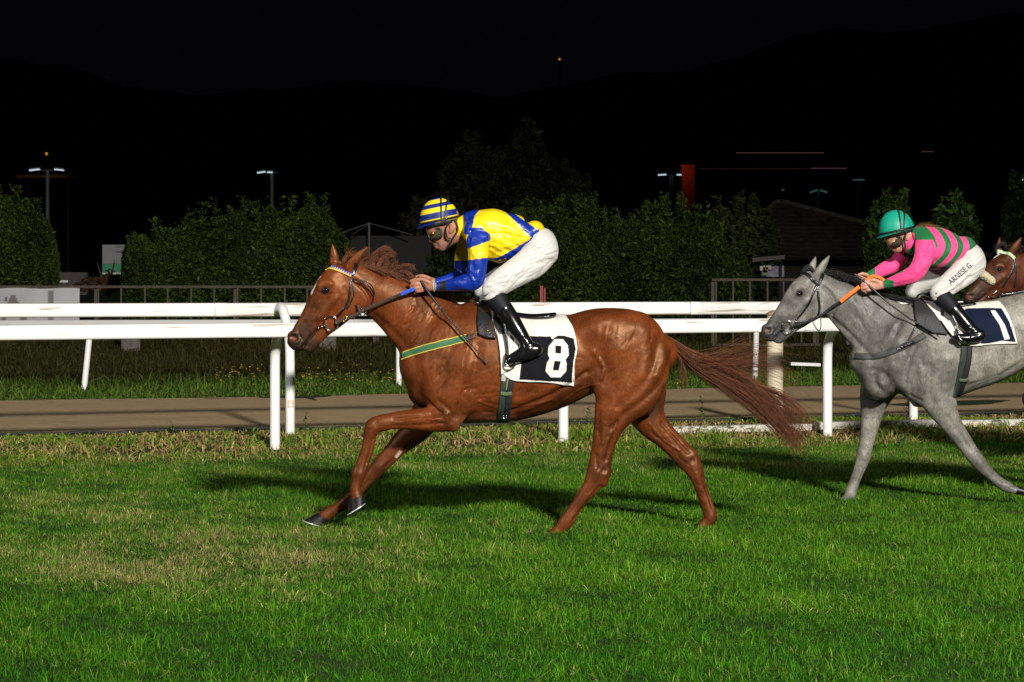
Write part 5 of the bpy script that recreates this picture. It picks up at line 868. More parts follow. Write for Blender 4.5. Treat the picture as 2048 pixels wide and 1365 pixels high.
def tack_chestnut(b):
    bv = b.bvh(); f = CH; loc = CH.loc
    # bridle
    r = thing('bridle', 'dark leather bridle with blue and yellow browband on the chestnut horse', 'bridle', loc, group='bridles')
    bb = strap(f, bv, [(650, 537), (662, 536), (680, 541), (704, 550)], 7, 'browband', STRAPC, r, .005, n=1)
    bpy.data.objects.remove(bb); ny = 22
    A = cr(np.array([(650, 537), (662, 535), (682, 541), (705, 551)], float), 20); V = []; Cc = []; Fq = []
    for i in range(len(A)):
        t = A[min(i + 1, len(A) - 1)] - A[max(i - 1, 0)]; t /= np.linalg.norm(t); n_ = np.array([-t[1], t[0]])
        for e in (-1, -.4, .4, 1):
            q = A[i] + n_ * 3.6 * e; o = f.p(*q); hit = bv.ray_cast(Vector((o[0], -2, o[2])), Vector((0, 1, 0)))
            if hit[0] is None: hit = bv.find_nearest(Vector((o[0], -.02, o[2])))
            V.append(np.array(hit[0]) + np.array([0, -.006, 0])); ph = (i / 4.0) % 1; tri = abs(ph - .5) * 2
            Cc.append((.8, .52, .02) if (e + 1) / 2 > tri * .9 + .05 else (.02, .04, .42))
    for i in range(len(A) - 1):
        for j in range(3): Fq.append([i * 4 + j, i * 4 + j + 1, i * 4 + j + 5, i * 4 + j + 4])
    solid(mk('browband', V, np.array(Fq), STRAPC, r, np.array(Cc)), .005)
    strap(f, bv, [(714, 527), (711, 538), (706, 551)], 7, 'headpiece', LEATHER, r, mirror=True)
    strap(f, bv, [(706, 551), (702, 570), (701, 588), (694, 610), (683, 624), (676, 632)], 4.5, 'cheekpiece', LEATHER, r, mirror=True)
    strap(f, bv, [(706, 555), (708, 578), (709, 590), (702, 606), (695, 618)], 2.6, 'cheekpiece', LEATHER, r)
    rope(f, [(708, 558, -28), (722, 561, -30), (738, 565, -30), (748, 577, -28), (750, 590, -26), (745, 607, -22)], .004, 'throat_lash', LEATHER, r)
    rope(f, [(715, 560, -30), (732, 568, -31), (742, 576, -30), (749, 590, -27)], .0035, 'throat_lash', LEATHER, r)
    ring3(f, (664, 646), 12, 14, -21, .0042, 'bit_ring', STEEL, r, rot=-.35, sq=.6); ring3(f, (664, 646), 12, 14, 21, .0042, 'bit_ring', STEEL, r, rot=-.35, sq=.6)
    rope(f, [(656, 649, -20), (646, 653, -17), (636, 657, -13), (636, 657, 13), (656, 649, 20)], .0045, 'bit_mouthpiece', STEEL, r, 4)
    rein_y = [-22, -25, -27, -30, -34, -40]
    strap(f, None, [(673, 646), (690, 638), (710, 631), (729, 621)], 7.5, 'rein', BROWNL, r, ys=[-22, -24, -27])
    strap(f, None, [(727, 621), (750, 611), (780, 598), (806, 587)], 7, 'rein', BROWNL, r, ys=[-27, -33, -42])
    strap(f, None, [(804, 588), (818, 582), (832, 577)], 7.5, 'rein_grip', mat('blue_rubber', (.015, .07, .5), .6, bump=.3, bscale=150), r, ys=[-42, -44, -46], thick=.006)
    strap(f, None, [(673, 646), (729, 621), (806, 587), (832, 572)], 8, 'rein', BROWNL, r, ys=[22, 27, 34, 26])
    ring3(f, (729, 622), 6, 7, -28, .0035, 'rein_ring', STEEL, r); ring3(f, (692, 637), 2.6, 5.4, -27, .0025, 'buckle', BRASS, r, rot=.5, sq=.5)
    strap(f, None, [(716, 607), (719, 618), (724, 630)], 4, 'martingale_stop', BROWNL, r, ys=-27)
    # breast girth
    g = thing('breast_girth', 'green webbing breast girth with yellow edges across the chestnut chest', 'girth strap', loc)
    yel, grn = (.55, .42, .06), (.035, .13, .055)
    strap(f, bv, [(807, 711), (830, 702), (870, 690), (905, 681), (934, 674)], 12.5, 'webbing', STRAPC, g, .004, mirror=True, colr=None or [grn] * 4)
    for dv in (-6.6, 6.6): strap(f, bv, [(807 - dv * .2, 711 + dv * 1.05), (830, 702 + dv), (870, 690 + dv), (905, 681 + dv), (934, 674 + dv)], 2.0, 'edging', STRAPC, g, .005, mirror=True, colr=[yel] * 4)
    strap(f, bv, [(932, 675), (942, 672), (951, 669)], 12, 'leather_tab', BROWNL, g, .006, mirror=True, wend=9)
    ring3(f, (954, 667), 3.6, 4.6, -66, .003, 'buckle', BRASS, g)
    strap(f, bv, [(956, 666), (972, 664), (990, 659)], 5, 'strap', LEATHER, g, .006); ring3(f, (974, 662), 3.2, 4.2, -75, .003, 'buckle', BRASS, g)
    # saddlecloth
    c = thing('saddle_cloth', 'white racing saddlecloth with black panel and number eight on the chestnut', 'saddlecloth', loc, group='numbered saddlecloths')
    Q = coons([(976, 613), (1020, 628), (1080, 635), (1132, 634)], [(1003, 742), (1030, 757), (1090, 760), (1146, 768)], [(976, 613), (992, 662), (1001, 700), (1003, 742)], [(1132, 634), (1146, 658), (1152, 695), (1147, 722), (1146, 768)], 230, 180)
    V, Fq = drape(f, bv, Q, .006, .0085, 4)
    z = lambda L: [(950 + x / 4.875, 580 + y / 4.875) for x, y in L]
    panel = z([(500, 440), (730, 445), (748, 472), (800, 436), (865, 438), (952, 462), (972, 560), (948, 690), (932, 882), (430, 852), (437, 800), (460, 600)])
    o8 = z([(770, 470), (850, 468), (898, 528), (905, 620), (874, 662), (885, 700), (880, 772), (825, 832), (730, 830), (682, 770), (695, 692), (722, 650), (704, 610), (712, 540)])
    h1 = z([(777, 527), (834, 530), (831, 605), (774, 600)]); h2 = z([(768, 672), (828, 675), (808, 766), (750, 762)])
    C = panels(f, V, [(panel, BLACK), (o8, (.72, .69, .6)), (h1, BLACK), (h2, BLACK)], WHITE)
    solid(mk('cloth', V, Fq, ATT, c, C), .004)
    V, Fq = drape(f, bv, coons([(993, 658), (1012, 662), (1028, 668), (1036, 690)], [(1003, 745), (1010, 740), (1018, 734), (1024, 722)], [(993, 658), (999, 690), (1002, 720), (1003, 745)], [(1036, 690), (1040, 700), (1034, 712), (1024, 722)], 26, 26), .018, .008, 9, mirror=False)
    solid(mk('folded_edge', V, Fq, ATT, c, np.tile(WHITE, (len(V), 1))), .005)
    # saddle
    s = thing('saddle', 'small black leather racing saddle under the rider in blue and yellow', 'saddle', loc, group='racing saddles')
    V, Fq = drape(f, bv, coons([(957, 608), (965, 609), (976, 612)], [(958, 668), (975, 675), (993, 676)], [(957, 608), (955, 640), (958, 668)], [(976, 612), (982, 645), (993, 676)], 16, 24), .014, .003, 3)
    solid(mk('flap', V, Fq, LEATHER, s), .012)
    V, Fq = drape(f, bv, coons([(986, 622), (1000, 622), (1012, 628)], [(998, 668), (1008, 668), (1016, 660)], [(986, 622), (987, 645), (998, 668)], [(1012, 628), (1014, 645), (1016, 660)], 14, 18), .016, .002, 3)
    solid(mk('flap', V, Fq, LEATHER, s), .01)
    st = Body(f, .008); st.add([(968, 606, 8, 26, 0), (990, 616, 7, 30, 0), (1020, 628, 6, 36, 0), (1060, 634, 5.5, 42, 0), (1095, 632, 5, 40, 0), (1110, 629, 3.5, 34, 0)], 6, p=3); st.mesh(1); st.build('seat', PATENT, s)
    for sg in (-1, 1):
        strap(f, None, [(1008, 640), (1014, 680), (1016, 712)], 5, 'stirrup_leather', LEATHER, s, ys=[86 * sg, 92 * sg, 95 * sg])
        rope(f, [(1011, 704, 96 * sg), (1008, 716, 84 * sg), (1013, 731, 82 * sg), (1030, 727, 96 * sg), (1020, 728, 108 * sg), (1012, 722, 108 * sg), (1011, 704, 98 * sg)], .006, 'stirrup', STEEL, s, 6)
    gi = thing('girth', 'black and olive girth straps buckled round the chestnut belly', 'girth strap', loc)
    strap(f, bv, [(1011, 738), (1006, 780), (1002, 820), (1000, 846)], 12, 'webbing', STRAPC, gi, .005, mirror=True, colr=[(.02, .035, .025)] * 4)
    strap(f, bv, [(1025, 735), (1019, 780), (1015, 815), (1011, 845)], 13, 'webbing', STRAPC, gi, .006, mirror=True, colr=[(.012, .012, .018)] * 4)
    strap(f, bv, [(1002, 782), (1013, 783), (1024, 782)], 7, 'keeper', STRAPC, gi, .012, colr=[(.10, .13, .06)] * 4)
    strap(f, bv, [(1009, 738), (1007, 758)], 9, 'pale_lining', STRAPC, gi, .009, colr=[(.35, .4, .38)] * 4)
    strap(f, bv, [(1018, 745), (1013, 775)], 1.6, 'edging', STRAPC, gi, .011, colr=[(.35, .3, .1)] * 4)
    for yy in (798, 806, 814, 822, 830): ring3(f, (1012 - (yy - 798) * .12, yy), 1.4, 1.4, -np.interp(yy, [798, 830], [62, 40]) - 6, .0012, 'eyelet', STEEL, gi, n=10)
    ring3(f, (1010, 831), 4, 3, -48, .0025, 'buckle', STEEL, gi)

def tack_grey(b, T, k):
    bv = b.bvh(); f = GR; loc = GR.loc
    r = thing('bridle', 'black bridle with orange rein grips on the grey horse', 'bridle', loc, group='bridles')
    strap(f, bv, [(1601, 543), (1612, 549), (1624, 560), (1634, 569)], 6.5, 'browband', LEATHER, r, .005, mirror=True)
    strap(f, bv, [(1644, 547), (1640, 558), (1634, 570)], 7, 'headpiece', LEATHER, r, .005, mirror=True)
    strap(f, bv, [(1632, 570), (1624, 586), (1612, 612), (1600, 630), (1590, 640)], 4.5, 'cheekpiece', LEATHER, r, .005, mirror=True)
    strap(f, bv, [(1633, 570), (1634, 590), (1637, 615), (1633, 636)], 4.2, 'throat_lash', LEATHER, r, .005, mirror=True)
    strap(f, bv, [(1588, 645), (1605, 644), (1622, 640), (1634, 634)], 6, 'noseband', LEATHER, r, .005, mirror=True)
    ring3(f, (1574, 654), 9.5, 11.5, -18, .004, 'bit_ring', STEEL, r, rot=-.35, sq=.6); ring3(f, (1574, 654), 9.5, 11.5, 18, .004, 'bit_ring', STEEL, r, rot=-.35, sq=.6)
    rope(f, [(1570, 656, -17), (1562, 660, -13), (1562, 660, 13), (1570, 656, 17)], .0045, 'bit_mouthpiece', STEEL, r, 4)
    rope(f, [(1622, 640, -22), (1626, 650, -22), (1634, 661, -20), (1639, 655, -20), (1639, 636, -21)], .0035, 'loop_strap', LEATHER, r)
    strap(f, None, [(1580, 652), (1610, 644), (1640, 630), (1660, 614), (1680, 601)], 5.5, 'rein', LEATHER, r, ys=[-20, -24, -27, -32])
    OR = mat('orange_rubber', (.85, .17, .01), .55, bump=.3, bscale=150)
    strap(f, None, [(1677, 603), (1695, 588), (1714, 573)], 7.5, 'rein_grip', OR, r, ys=[-32, -36, -36], thick=.006)
    strap(f, None, [(1724, 566), (1732, 556), (1744, 552), (1756, 556), (1764, 562)], 6, 'rein_grip', OR, r, ys=[-30, -34, -36, -38, -38], thick=.006)
    strap(f, None, [(1580, 652), (1640, 630), (1680, 600), (1724, 562)], 6, 'rein', LEATHER, r, ys=[20, 24, 26, 16])
    g = thing('breast_girth', 'wide dark grey breast girth across the grey chest', 'girth strap', loc)
    strap(f, bv, [(1704, 711), (1735, 712), (1765, 705), (1800, 690), (1840, 668)], 12.5, 'webbing', mat('grey_webbing', (.045, .045, .042), .6, var=.2, bump=.2, bscale=150), g, .005, mirror=True)
    strap(f, bv, [(1785, 697), (1820, 680)], 7, 'leather_tab', LEATHER, g, .009)
    strap(f, bv, [(1822, 610), (1826, 640), (1812, 672), (1800, 692)], 4, 'neck_strap', LEATHER, g, .006, mirror=True)
    c = thing('saddle_cloth', 'white edged navy racing saddlecloth with number one on the grey', 'saddlecloth', loc, group='numbered saddlecloths')
    Q = coons([(1838, 601), (1880, 607), (1930, 611), (1993, 604)], [(1905, 684), (1935, 689), (1968, 686), (2020, 684)], [(1838, 601), (1862, 632), (1888, 660), (1905, 684)], [(1993, 604), (2004, 625), (2012, 650), (2020, 684)], 210, 150)
    V, Fq = drape(f, bv, Q, .006, .006, 14)
    z = lambda L: [(1740 + x / 4.266, 400 + y / 4.266) for x, y in L]
    panel = z([(800, 925), (985, 920), (1080, 922), (1130, 1030), (1180, 1200), (1060, 1190), (950, 1212), (890, 1215), (800, 1060), (700, 960)]); one = z([(988, 940), (1025, 940), (1095, 1060), (1133, 1175), (1085, 1182), (1050, 1060), (1000, 975)])
    solid(mk('cloth', V, Fq, ATT, c, panels(f, V, [(panel, NAVY), (one, (.72, .69, .62))], WHITE)), .004)
    for T_, B_, L_, R_ in (([(1836, 598), (1850, 604), (1868, 618)], [(1866, 640), (1870, 636), (1874, 622)], [(1836, 598), (1850, 618), (1866, 640)], [(1868, 618), (1872, 620), (1874, 622)]), ([(1870, 640), (1885, 644), (1901, 636)], [(1907, 688), (1906, 675), (1900, 662)], [(1870, 640), (1885, 662), (1907, 688)], [(1901, 636), (1897, 650), (1900, 662)])):
        V, Fq = drape(f, bv, coons(T_, B_, L_, R_, 20, 22), .03, .006, 5, mirror=False); solid(mk('folded_edge', V, Fq, ATT, c, np.tile(WHITE, (len(V), 1))), .005)
    s = thing('saddle', 'black racing saddle with wide flap on the grey', 'saddle', loc, group='racing saddles')
    V, Fq = drape(f, bv, coons([(1828, 605), (1838, 603), (1850, 606)], [(1826, 652), (1850, 664), (1884, 668)], [(1828, 605), (1822, 630), (1826, 652)], [(1850, 606), (1865, 636), (1884, 668)], 22, 24), .016, .003, 3)
    solid(mk('flap', V, Fq, mat('matt_black_nylon', (.02, .02, .021), .6, var=.2, bump=.2, bscale=80), s), .012)
    st = Body(f, .008); st.add([(1845, 598, 8, 26, 0), (1870, 606, 7, 32, 0), (1910, 611, 5, 38, 0), (1945, 608, 4, 34, 0)], 6, p=3); st.mesh(1); st.build('seat', LEATHER, s)
    for sg in (-1, 1):
        strap(f, None, [(1890, 625), (1900, 650), (1904, 668)], 4.5, 'stirrup_leather', LEATHER, s, ys=[78 * sg, 84 * sg, 88 * sg])
        rope(f, [(1898, 655, 88 * sg), (1896, 668, 78 * sg), (1904, 680, 76 * sg), (1916, 678, 88 * sg), (1910, 680, 99 * sg), (1902, 672, 99 * sg), (1898, 655, 90 * sg)], .006, 'stirrup', STEEL, s, 6)
    gi = thing('girth', 'black girth straps buckled round the grey belly', 'girth strap', loc)
    strap(f, bv, [(1915, 684), (1912, 720), (1907, 760), (1900, 792)], 11, 'webbing', STRAPC, gi, .005, mirror=True, colr=[(.018, .03, .022)] * 4)
    strap(f, bv, [(1927, 684), (1924, 720), (1918, 755), (1911, 790)], 11, 'webbing', STRAPC, gi, .006, mirror=True, colr=[(.01, .01, .012)] * 4)
    strap(f, bv, [(1908, 756), (1918, 757), (1926, 755)], 5.5, 'keeper', STRAPC, gi, .012, colr=[(.10, .12, .06)] * 4)

def tack_bay(b, T, k, root):
    bv = b.bvh(); f = BY
    r = thing('bridle', 'bridle with white and lime browband and cream sheepskin noseband on the bay', 'bridle', BY.loc, rz=root.rotation_euler[2], group='bridles')
    A = cr(np.array([(1976, 508), (1990, 503), (2008, 507), (2022, 517)], float), 14); V = []; Cc = []; Fq = []
    for i in range(len(A)):
        t = A[min(i + 1, len(A) - 1)] - A[max(i - 1, 0)]; t /= np.linalg.norm(t); n_ = np.array([-t[1], t[0]])
        for e in (-1, 0, 1):
            q = A[i] + n_ * 3.3 * e; o = f.p(*q); hit = bv.ray_cast(Vector((o[0], -2, o[2])), Vector((0, 1, 0)))
            if hit[0] is None: hit = bv.find_nearest(Vector((o[0], -.02, o[2])))
            V.append(np.array(hit[0]) + np.array([0, -.007, 0])); Cc.append((.8, .8, .75) if (i // 2) % 2 or e == 1 else (.25, .65, .05))
    for i in range(len(A) - 1):
        for j in range(2): Fq.append([i * 3 + j, i * 3 + j + 1, i * 3 + j + 4, i * 3 + j + 3])
    solid(mk('browband', V, np.array(Fq), STRAPC, r, np.array(Cc)), .005)
    strap(f, bv, [(2026, 504), (2023, 516), (2020, 530), (2014, 545), (2005, 560), (1998, 574)], 4, 'cheekpiece', LEATHER, r, .005, mirror=True)
    strap(f, bv, [(2022, 520), (2024, 545), (2022, 575)], 3, 'throat_lash', LEATHER, r, .005, mirror=True)
    ring3(f, (1985, 590), 7.5, 8.5, -19, .0035, 'bit_ring', STEEL, r); rope(f, [(1980, 592, -18), (1968, 594, -14), (1960, 594, 0)], .004, 'bit_mouthpiece', STEEL, r, 4)
    strap(f, None, [(1990, 590), (2020, 586), (2060, 578), (2110, 560)], 4.5, 'rein', LEATHER, r, ys=[-20, -24, -30, -34])
    W2 = Body(f, .008); W2.add([(1946, 544, 8.5, 13, 0), (1960, 551, 9.5, 20, -4), (1974, 562, 8.5, 11, -15)], 6); W2.mesh(1); N_ = W2.normals()
    W2.V += N_ * (np.random.default_rng(1).normal(size=len(N_)) * .0022)[:, None]; W2.build('sheepskin_noseband', mat('sheepskin', (.62, .52, .34), .95, var=.35, vscale=60, bump=.8, bscale=120, sheen=.3), r)
# ---------------------------------------------------------------- riders
SATIN = mat('satin_silk', attr=True, rough=.36, bump=.1, bscale=14, aniso=(.6, 1, 1.8), spec=.42)
JERSEY = mat('matt_silk', attr=True, rough=.62, bump=.1, bscale=14, aniso=(1.6, 1, .7), sheen=.15, spec=.3)
NYLON = mat('white_nylon', (.53, .515, .48), .55, bump=.08, bscale=18, aniso=(1, 1, 2.2), sheen=.2)
SKIN = mat('skin', attr=True, rough=.48, bump=.12, bscale=120, var=.1, vscale=40, spec=.4)
SHELL = mat('helmet_cover', attr=True, rough=.46, spec=.35)
RUBBER = mat('black_rubber', (.012, .012, .013), .45)
LENS = mat('goggle_lens', (.07, .055, .025), .07, coat=1.0)
SOCK = mat('dark_stocking', (.006, .006, .009), .6, spec=.2)
YEL, BLU = (.80, .58, .010), (.004, .026, .27)
PINK, GRN, TEAL = (.80, .055, .22), (.004, .13, .035), (.008, .30, .20)

def limb(L, g=1.0, dg=0.0): return [(x, y, r * g + dg, w * g + dg, yy) for x, y, r, w, yy in L]
def folds(b, centre, dens, amp, seed, box, ang, side=0, wid=2.2, L=(10, 34)):
    r = np.random.default_rng(seed); S = []
    for _ in range(dens):
        x, y = r.uniform(box[0], box[2]), r.uniform(box[1], box[3]); a = r.normal(ang, .14); l = r.uniform(*L) / 2; c = r.normal() * 4
        S.append(([(x - l * math.cos(a), y - l * math.sin(a)), (x + c * math.sin(a), y - c * math.cos(a)), (x + l * math.cos(a), y + l * math.sin(a))], wid * r.uniform(.8, 1.7), amp * r.choice([-1, 1, -1]) * r.uniform(.4, 1), side))
    b.sculpt(S)
def helmet(fig, c, e1, a, up, lat, root, colfun, band, brimlen, brimcol):
    h = thing_part = None
    e1 = np.array(e1) / np.linalg.norm(e1); e2 = np.array([-abs(e1[1]), -abs(e1[0])]) if e1[0] < 0 else np.array([e1[1], -e1[0]])
    nt_, nl = 64, 40; th = np.linspace(0, 2 * np.pi, nt_, endpoint=False); la = np.concatenate([[-.22, -.1], np.linspace(0, np.pi / 2, nl)]); V = []; C = []
    for l in la:
        cl = math.cos(l); sl = math.sin(l)
        for t in th:
            q = np.array(c) + e1 * a * cl * math.cos(t) * (1.0 if math.cos(t) > 0 else .97) + e2 * up * sl; V.append(fig.p(q[0], q[1], lat * cl * math.sin(t))); C.append(colfun(sl, math.cos(t) * cl, math.sin(t) * cl, t))
    ix = np.arange(len(V)).reshape(len(la), nt_); Fq = np.stack([ix[:-1], np.roll(ix, -1, 1)[:-1], np.roll(ix, -1, 1)[1:], ix[1:]], -1).reshape(-1, 4)
    o = solid(mk('helmet', V, Fq[:, ::-1], SHELL, root, np.array(C)), .006, -1)
    # brim
    V = []; ts = np.linspace(-1.35, 1.35, 40); rows = 6
    for j in range(rows):
        s = j / (rows - 1)
        for t in ts:
            ext = 1 + s * brimlen / a * max(0, math.cos(t)) ** .7; q = np.array(c) + e1 * a * math.cos(t) * ext - e2 * (3 + s * 4.5 * math.cos(t)); V.append(fig.p(q[0], q[1], lat * math.sin(t) * (1 + s * .05)))
    ix = np.arange(len(V)).reshape(rows, len(ts)); solid(mk('peak', V, np.stack([ix[:-1, :-1], ix[:-1, 1:], ix[1:, 1:], ix[1:, :-1]], -1).reshape(-1, 4), mat('peak_' + root.name, brimcol, .35), o), .006, 0)
    def loop(sl, name, rad, flat=.4):
        P = [fig.p(*(np.array(c) + e1 * a * 1.015 * math.cos(t) * math.sqrt(max(0, 1 - sl * sl)) + e2 * up * sl), lat * 1.015 * math.sin(t) * math.sqrt(max(0, 1 - sl * sl))) for t in np.linspace(0, 2 * np.pi, 60)]
        mb = MB(); mb.tube(np.array(P), rad, 6, cap=False); mb.build(name, RUBBER, o)
    if band: loop(.0, 'goggle_strap', .008); 
    # twin straps over the crown and down the side
    for tt, wv in ((-.28, 1.0), (-.62, 1.0)):
        P = []
        for l in np.linspace(-.15, np.pi + .15, 40):
            q = np.array(c) + e1 * a * tt * math.sin(l) ** .5 * .62 * 1.0 if False else np.array(c) + e1 * a * (tt * (.35 + .65 * abs(math.sin(l)))) + e2 * up * math.sin(l) * math.sqrt(max(0.05, 1 - (tt * .8) ** 2)) * 1.02
            P.append(fig.p(q[0], q[1], -lat * 1.03 * math.cos(l) * math.sqrt(max(0.05, 1 - (tt * .6) ** 2))))
        mb = MB(); mb.tube(np.array(P), .0062, 6); mb.build('crown_strap', RUBBER, o)
    return o
def goggles(fig, c, e1, a, lat, hgt, root):
    e1 = np.array(e1) / np.linalg.norm(e1); e2 = np.array([-abs(e1[1]), -abs(e1[0])]); ts = np.linspace(-1.45, 1.45, 44); g = None
    def pt(t, s, k=1.0):
        nose = .35 * math.exp(-(t / .22) ** 2) if s < 0 else 0
        q = np.array(c) + e1 * a * k * math.cos(t) + e2 * hgt * s * (1 - nose) * (1 - .25 * (abs(t) / 1.45) ** 4); return fig.p(q[0], q[1], lat * k * math.sin(t))
    V = [pt(t, s, 1.0 + .06 * (1 - s * s)) for s in np.linspace(-1, 1, 7) for t in ts]; ix = np.arange(len(V)).reshape(7, len(ts))
    g = mk('goggles', V, np.stack([ix[:-1, :-1], ix[:-1, 1:], ix[1:, 1:], ix[1:, :-1]], -1).reshape(-1, 4), LENS, root); solid(g, .004, 0)
    for s in (-1, 1):
        mb = MB(); mb.tube(np.array([pt(t, s, 1.02) for t in ts]), .0085, 6); mb.build('frame', RUBBER, g)
    for t0 in (-1.45, 1.45):
        mb = MB(); mb.tube(np.array([pt(t0, s, 1.02) for s in np.linspace(-1, 1, 6)]), .009, 6); mb.build('frame', RUBBER, g)
    P = np.array([pt(-.78 + .16 * math.cos(w), .1 + .42 * math.sin(w), 1.09) for w in np.linspace(0, 2 * np.pi, 16, endpoint=False)]); V = np.vstack([P, P.mean(0)]); solid(mk('gold_vent', V, np.array([[i, (i + 1) % 16, 16] for i in range(16)]), BRASS, g), .002, 0)
def text_on(fig, bv, txt, p0, p1, size, m, parent, name, extr=.0012):
    cu = bpy.data.curves.new('lettering', 'FONT'); cu.body = txt; cu.size = 1.0; cu.resolution_u = 3; to = bpy.data.objects.new('lettering', cu); COL.objects.link(to)
    me = bpy.data.meshes.new_from_object(to.evaluated_get(bpy.context.evaluated_depsgraph_get())); bpy.data.objects.remove(to); v = np.array([x.co[:] for x in me.vertices])
    wid = v[:, 0].max() - v[:, 0].min(); v[:, 0] = (v[:, 0] - v[:, 0].min()) / wid; d = np.array(p1, float) - np.array(p0, float); L_ = np.linalg.norm(d); d /= L_; up = np.array([d[1], -d[0]]); V = []
    for x, y, z in v:
        q = np.array(p0) + d * L_ * x + up * size * y; o = fig.p(*q); hit = bv.ray_cast(Vector((o[0], -2, o[2])), Vector((0, 1, 0)))
        if hit[0] is None: hit = bv.find_nearest(Vector((o[0], -.2, o[2])))
        V.append(np.array(hit[0]) + np.array([0, -.006, 0]))
    tri = [list(p.vertices) for p in me.polygons]; t3 = [t for t in tri if len(t) == 3]; t4 = [t for t in tri if len(t) == 4]
    o = mk(name, V, [np.array(t3)] + ([np.array(t4)] if t4 else []), m, parent, smooth=False); return o

def rider(fig, D):
    root = thing('person', D['label'], 'person', fig.loc, group='jockeys'); k = D['k']
    L = D['limbs']; b = Body(fig, .0052)
    for nme, st in L.items(): b.add(limb(st, .68), 8 * k)
    for st, kk in D['head']: b.add(st, kk)
    for st in D['hands']: b.add(st, 2.2)
    b.mesh(1); b.sculpt(D.get('headstrokes', [])); b.paint(D['skin'], D['skinpaint']); b.build('body', SKIN, root)
    j = Body(fig, .0058)
    for nme in ('torso', 'collar', 'near_arm', 'far_arm'): j.add(L[nme], 12 * k if nme != 'collar' else 5, p=2.2 if nme == 'torso' else 2.0)
    for st in D['jacket_extra']: j.add(st, 8 * k)
    j.mesh(1)
    for fd in D['jfolds']: folds(j, None, *fd)
    j.sculpt(D['jstrokes']); N_ = j.normals(); j.V += N_ * (snoise(j.V * np.array([.6, .8, 1.1]), 22, 3, 2) * D['billow'])[:, None]
    u, v = fig.uv(j.V); y = j.V[:, 1] * fig.s; j.C = D['jcol'](u, v, y); j.build('jacket', D['jmat'], root)
    br = Body(fig, .0058)
    for nme in ('pelvis', 'near_thigh', 'far_thigh'): br.add(L[nme], 10 * k)
    br.mesh(1)
    for fd in D['bfolds']: folds(br, None, *fd)
    br.sculpt(D['bstrokes']); br.build('breeches', NYLON, root)
    for sd in ('near', 'far'):
        bo = Body(fig, .0055); bo.add(L[sd + '_shin'], 6); bo.add(L[sd + '_foot'], 7); bo.mesh(1); r = np.random.default_rng(4); a0 = L[sd + '_shin'][-1]
        bo.sculpt([([(a0[0] - 16 * k, a0[1] + dy * k - 4), (a0[0] + 16 * k, a0[1] + dy * k + r.normal() * 2 - 9 * k)], 2.4 * k, (-4 if i % 2 else 3), 0) for i, dy in enumerate(range(-16, 10, 3))])
        bt = bo.build('boot', PATENT, root)
        so = Body(fig, .0058); so.add(limb(D['sock'][sd], 1.0), 4); so.mesh(1); so.build('stocking', SOCK, root)
    return root, b, j, br
def mir(st, y0=0, dx=0, dy=0): return [(x + dx, y + dy, r, w, -yy + y0) for x, y, r, w, yy in st]

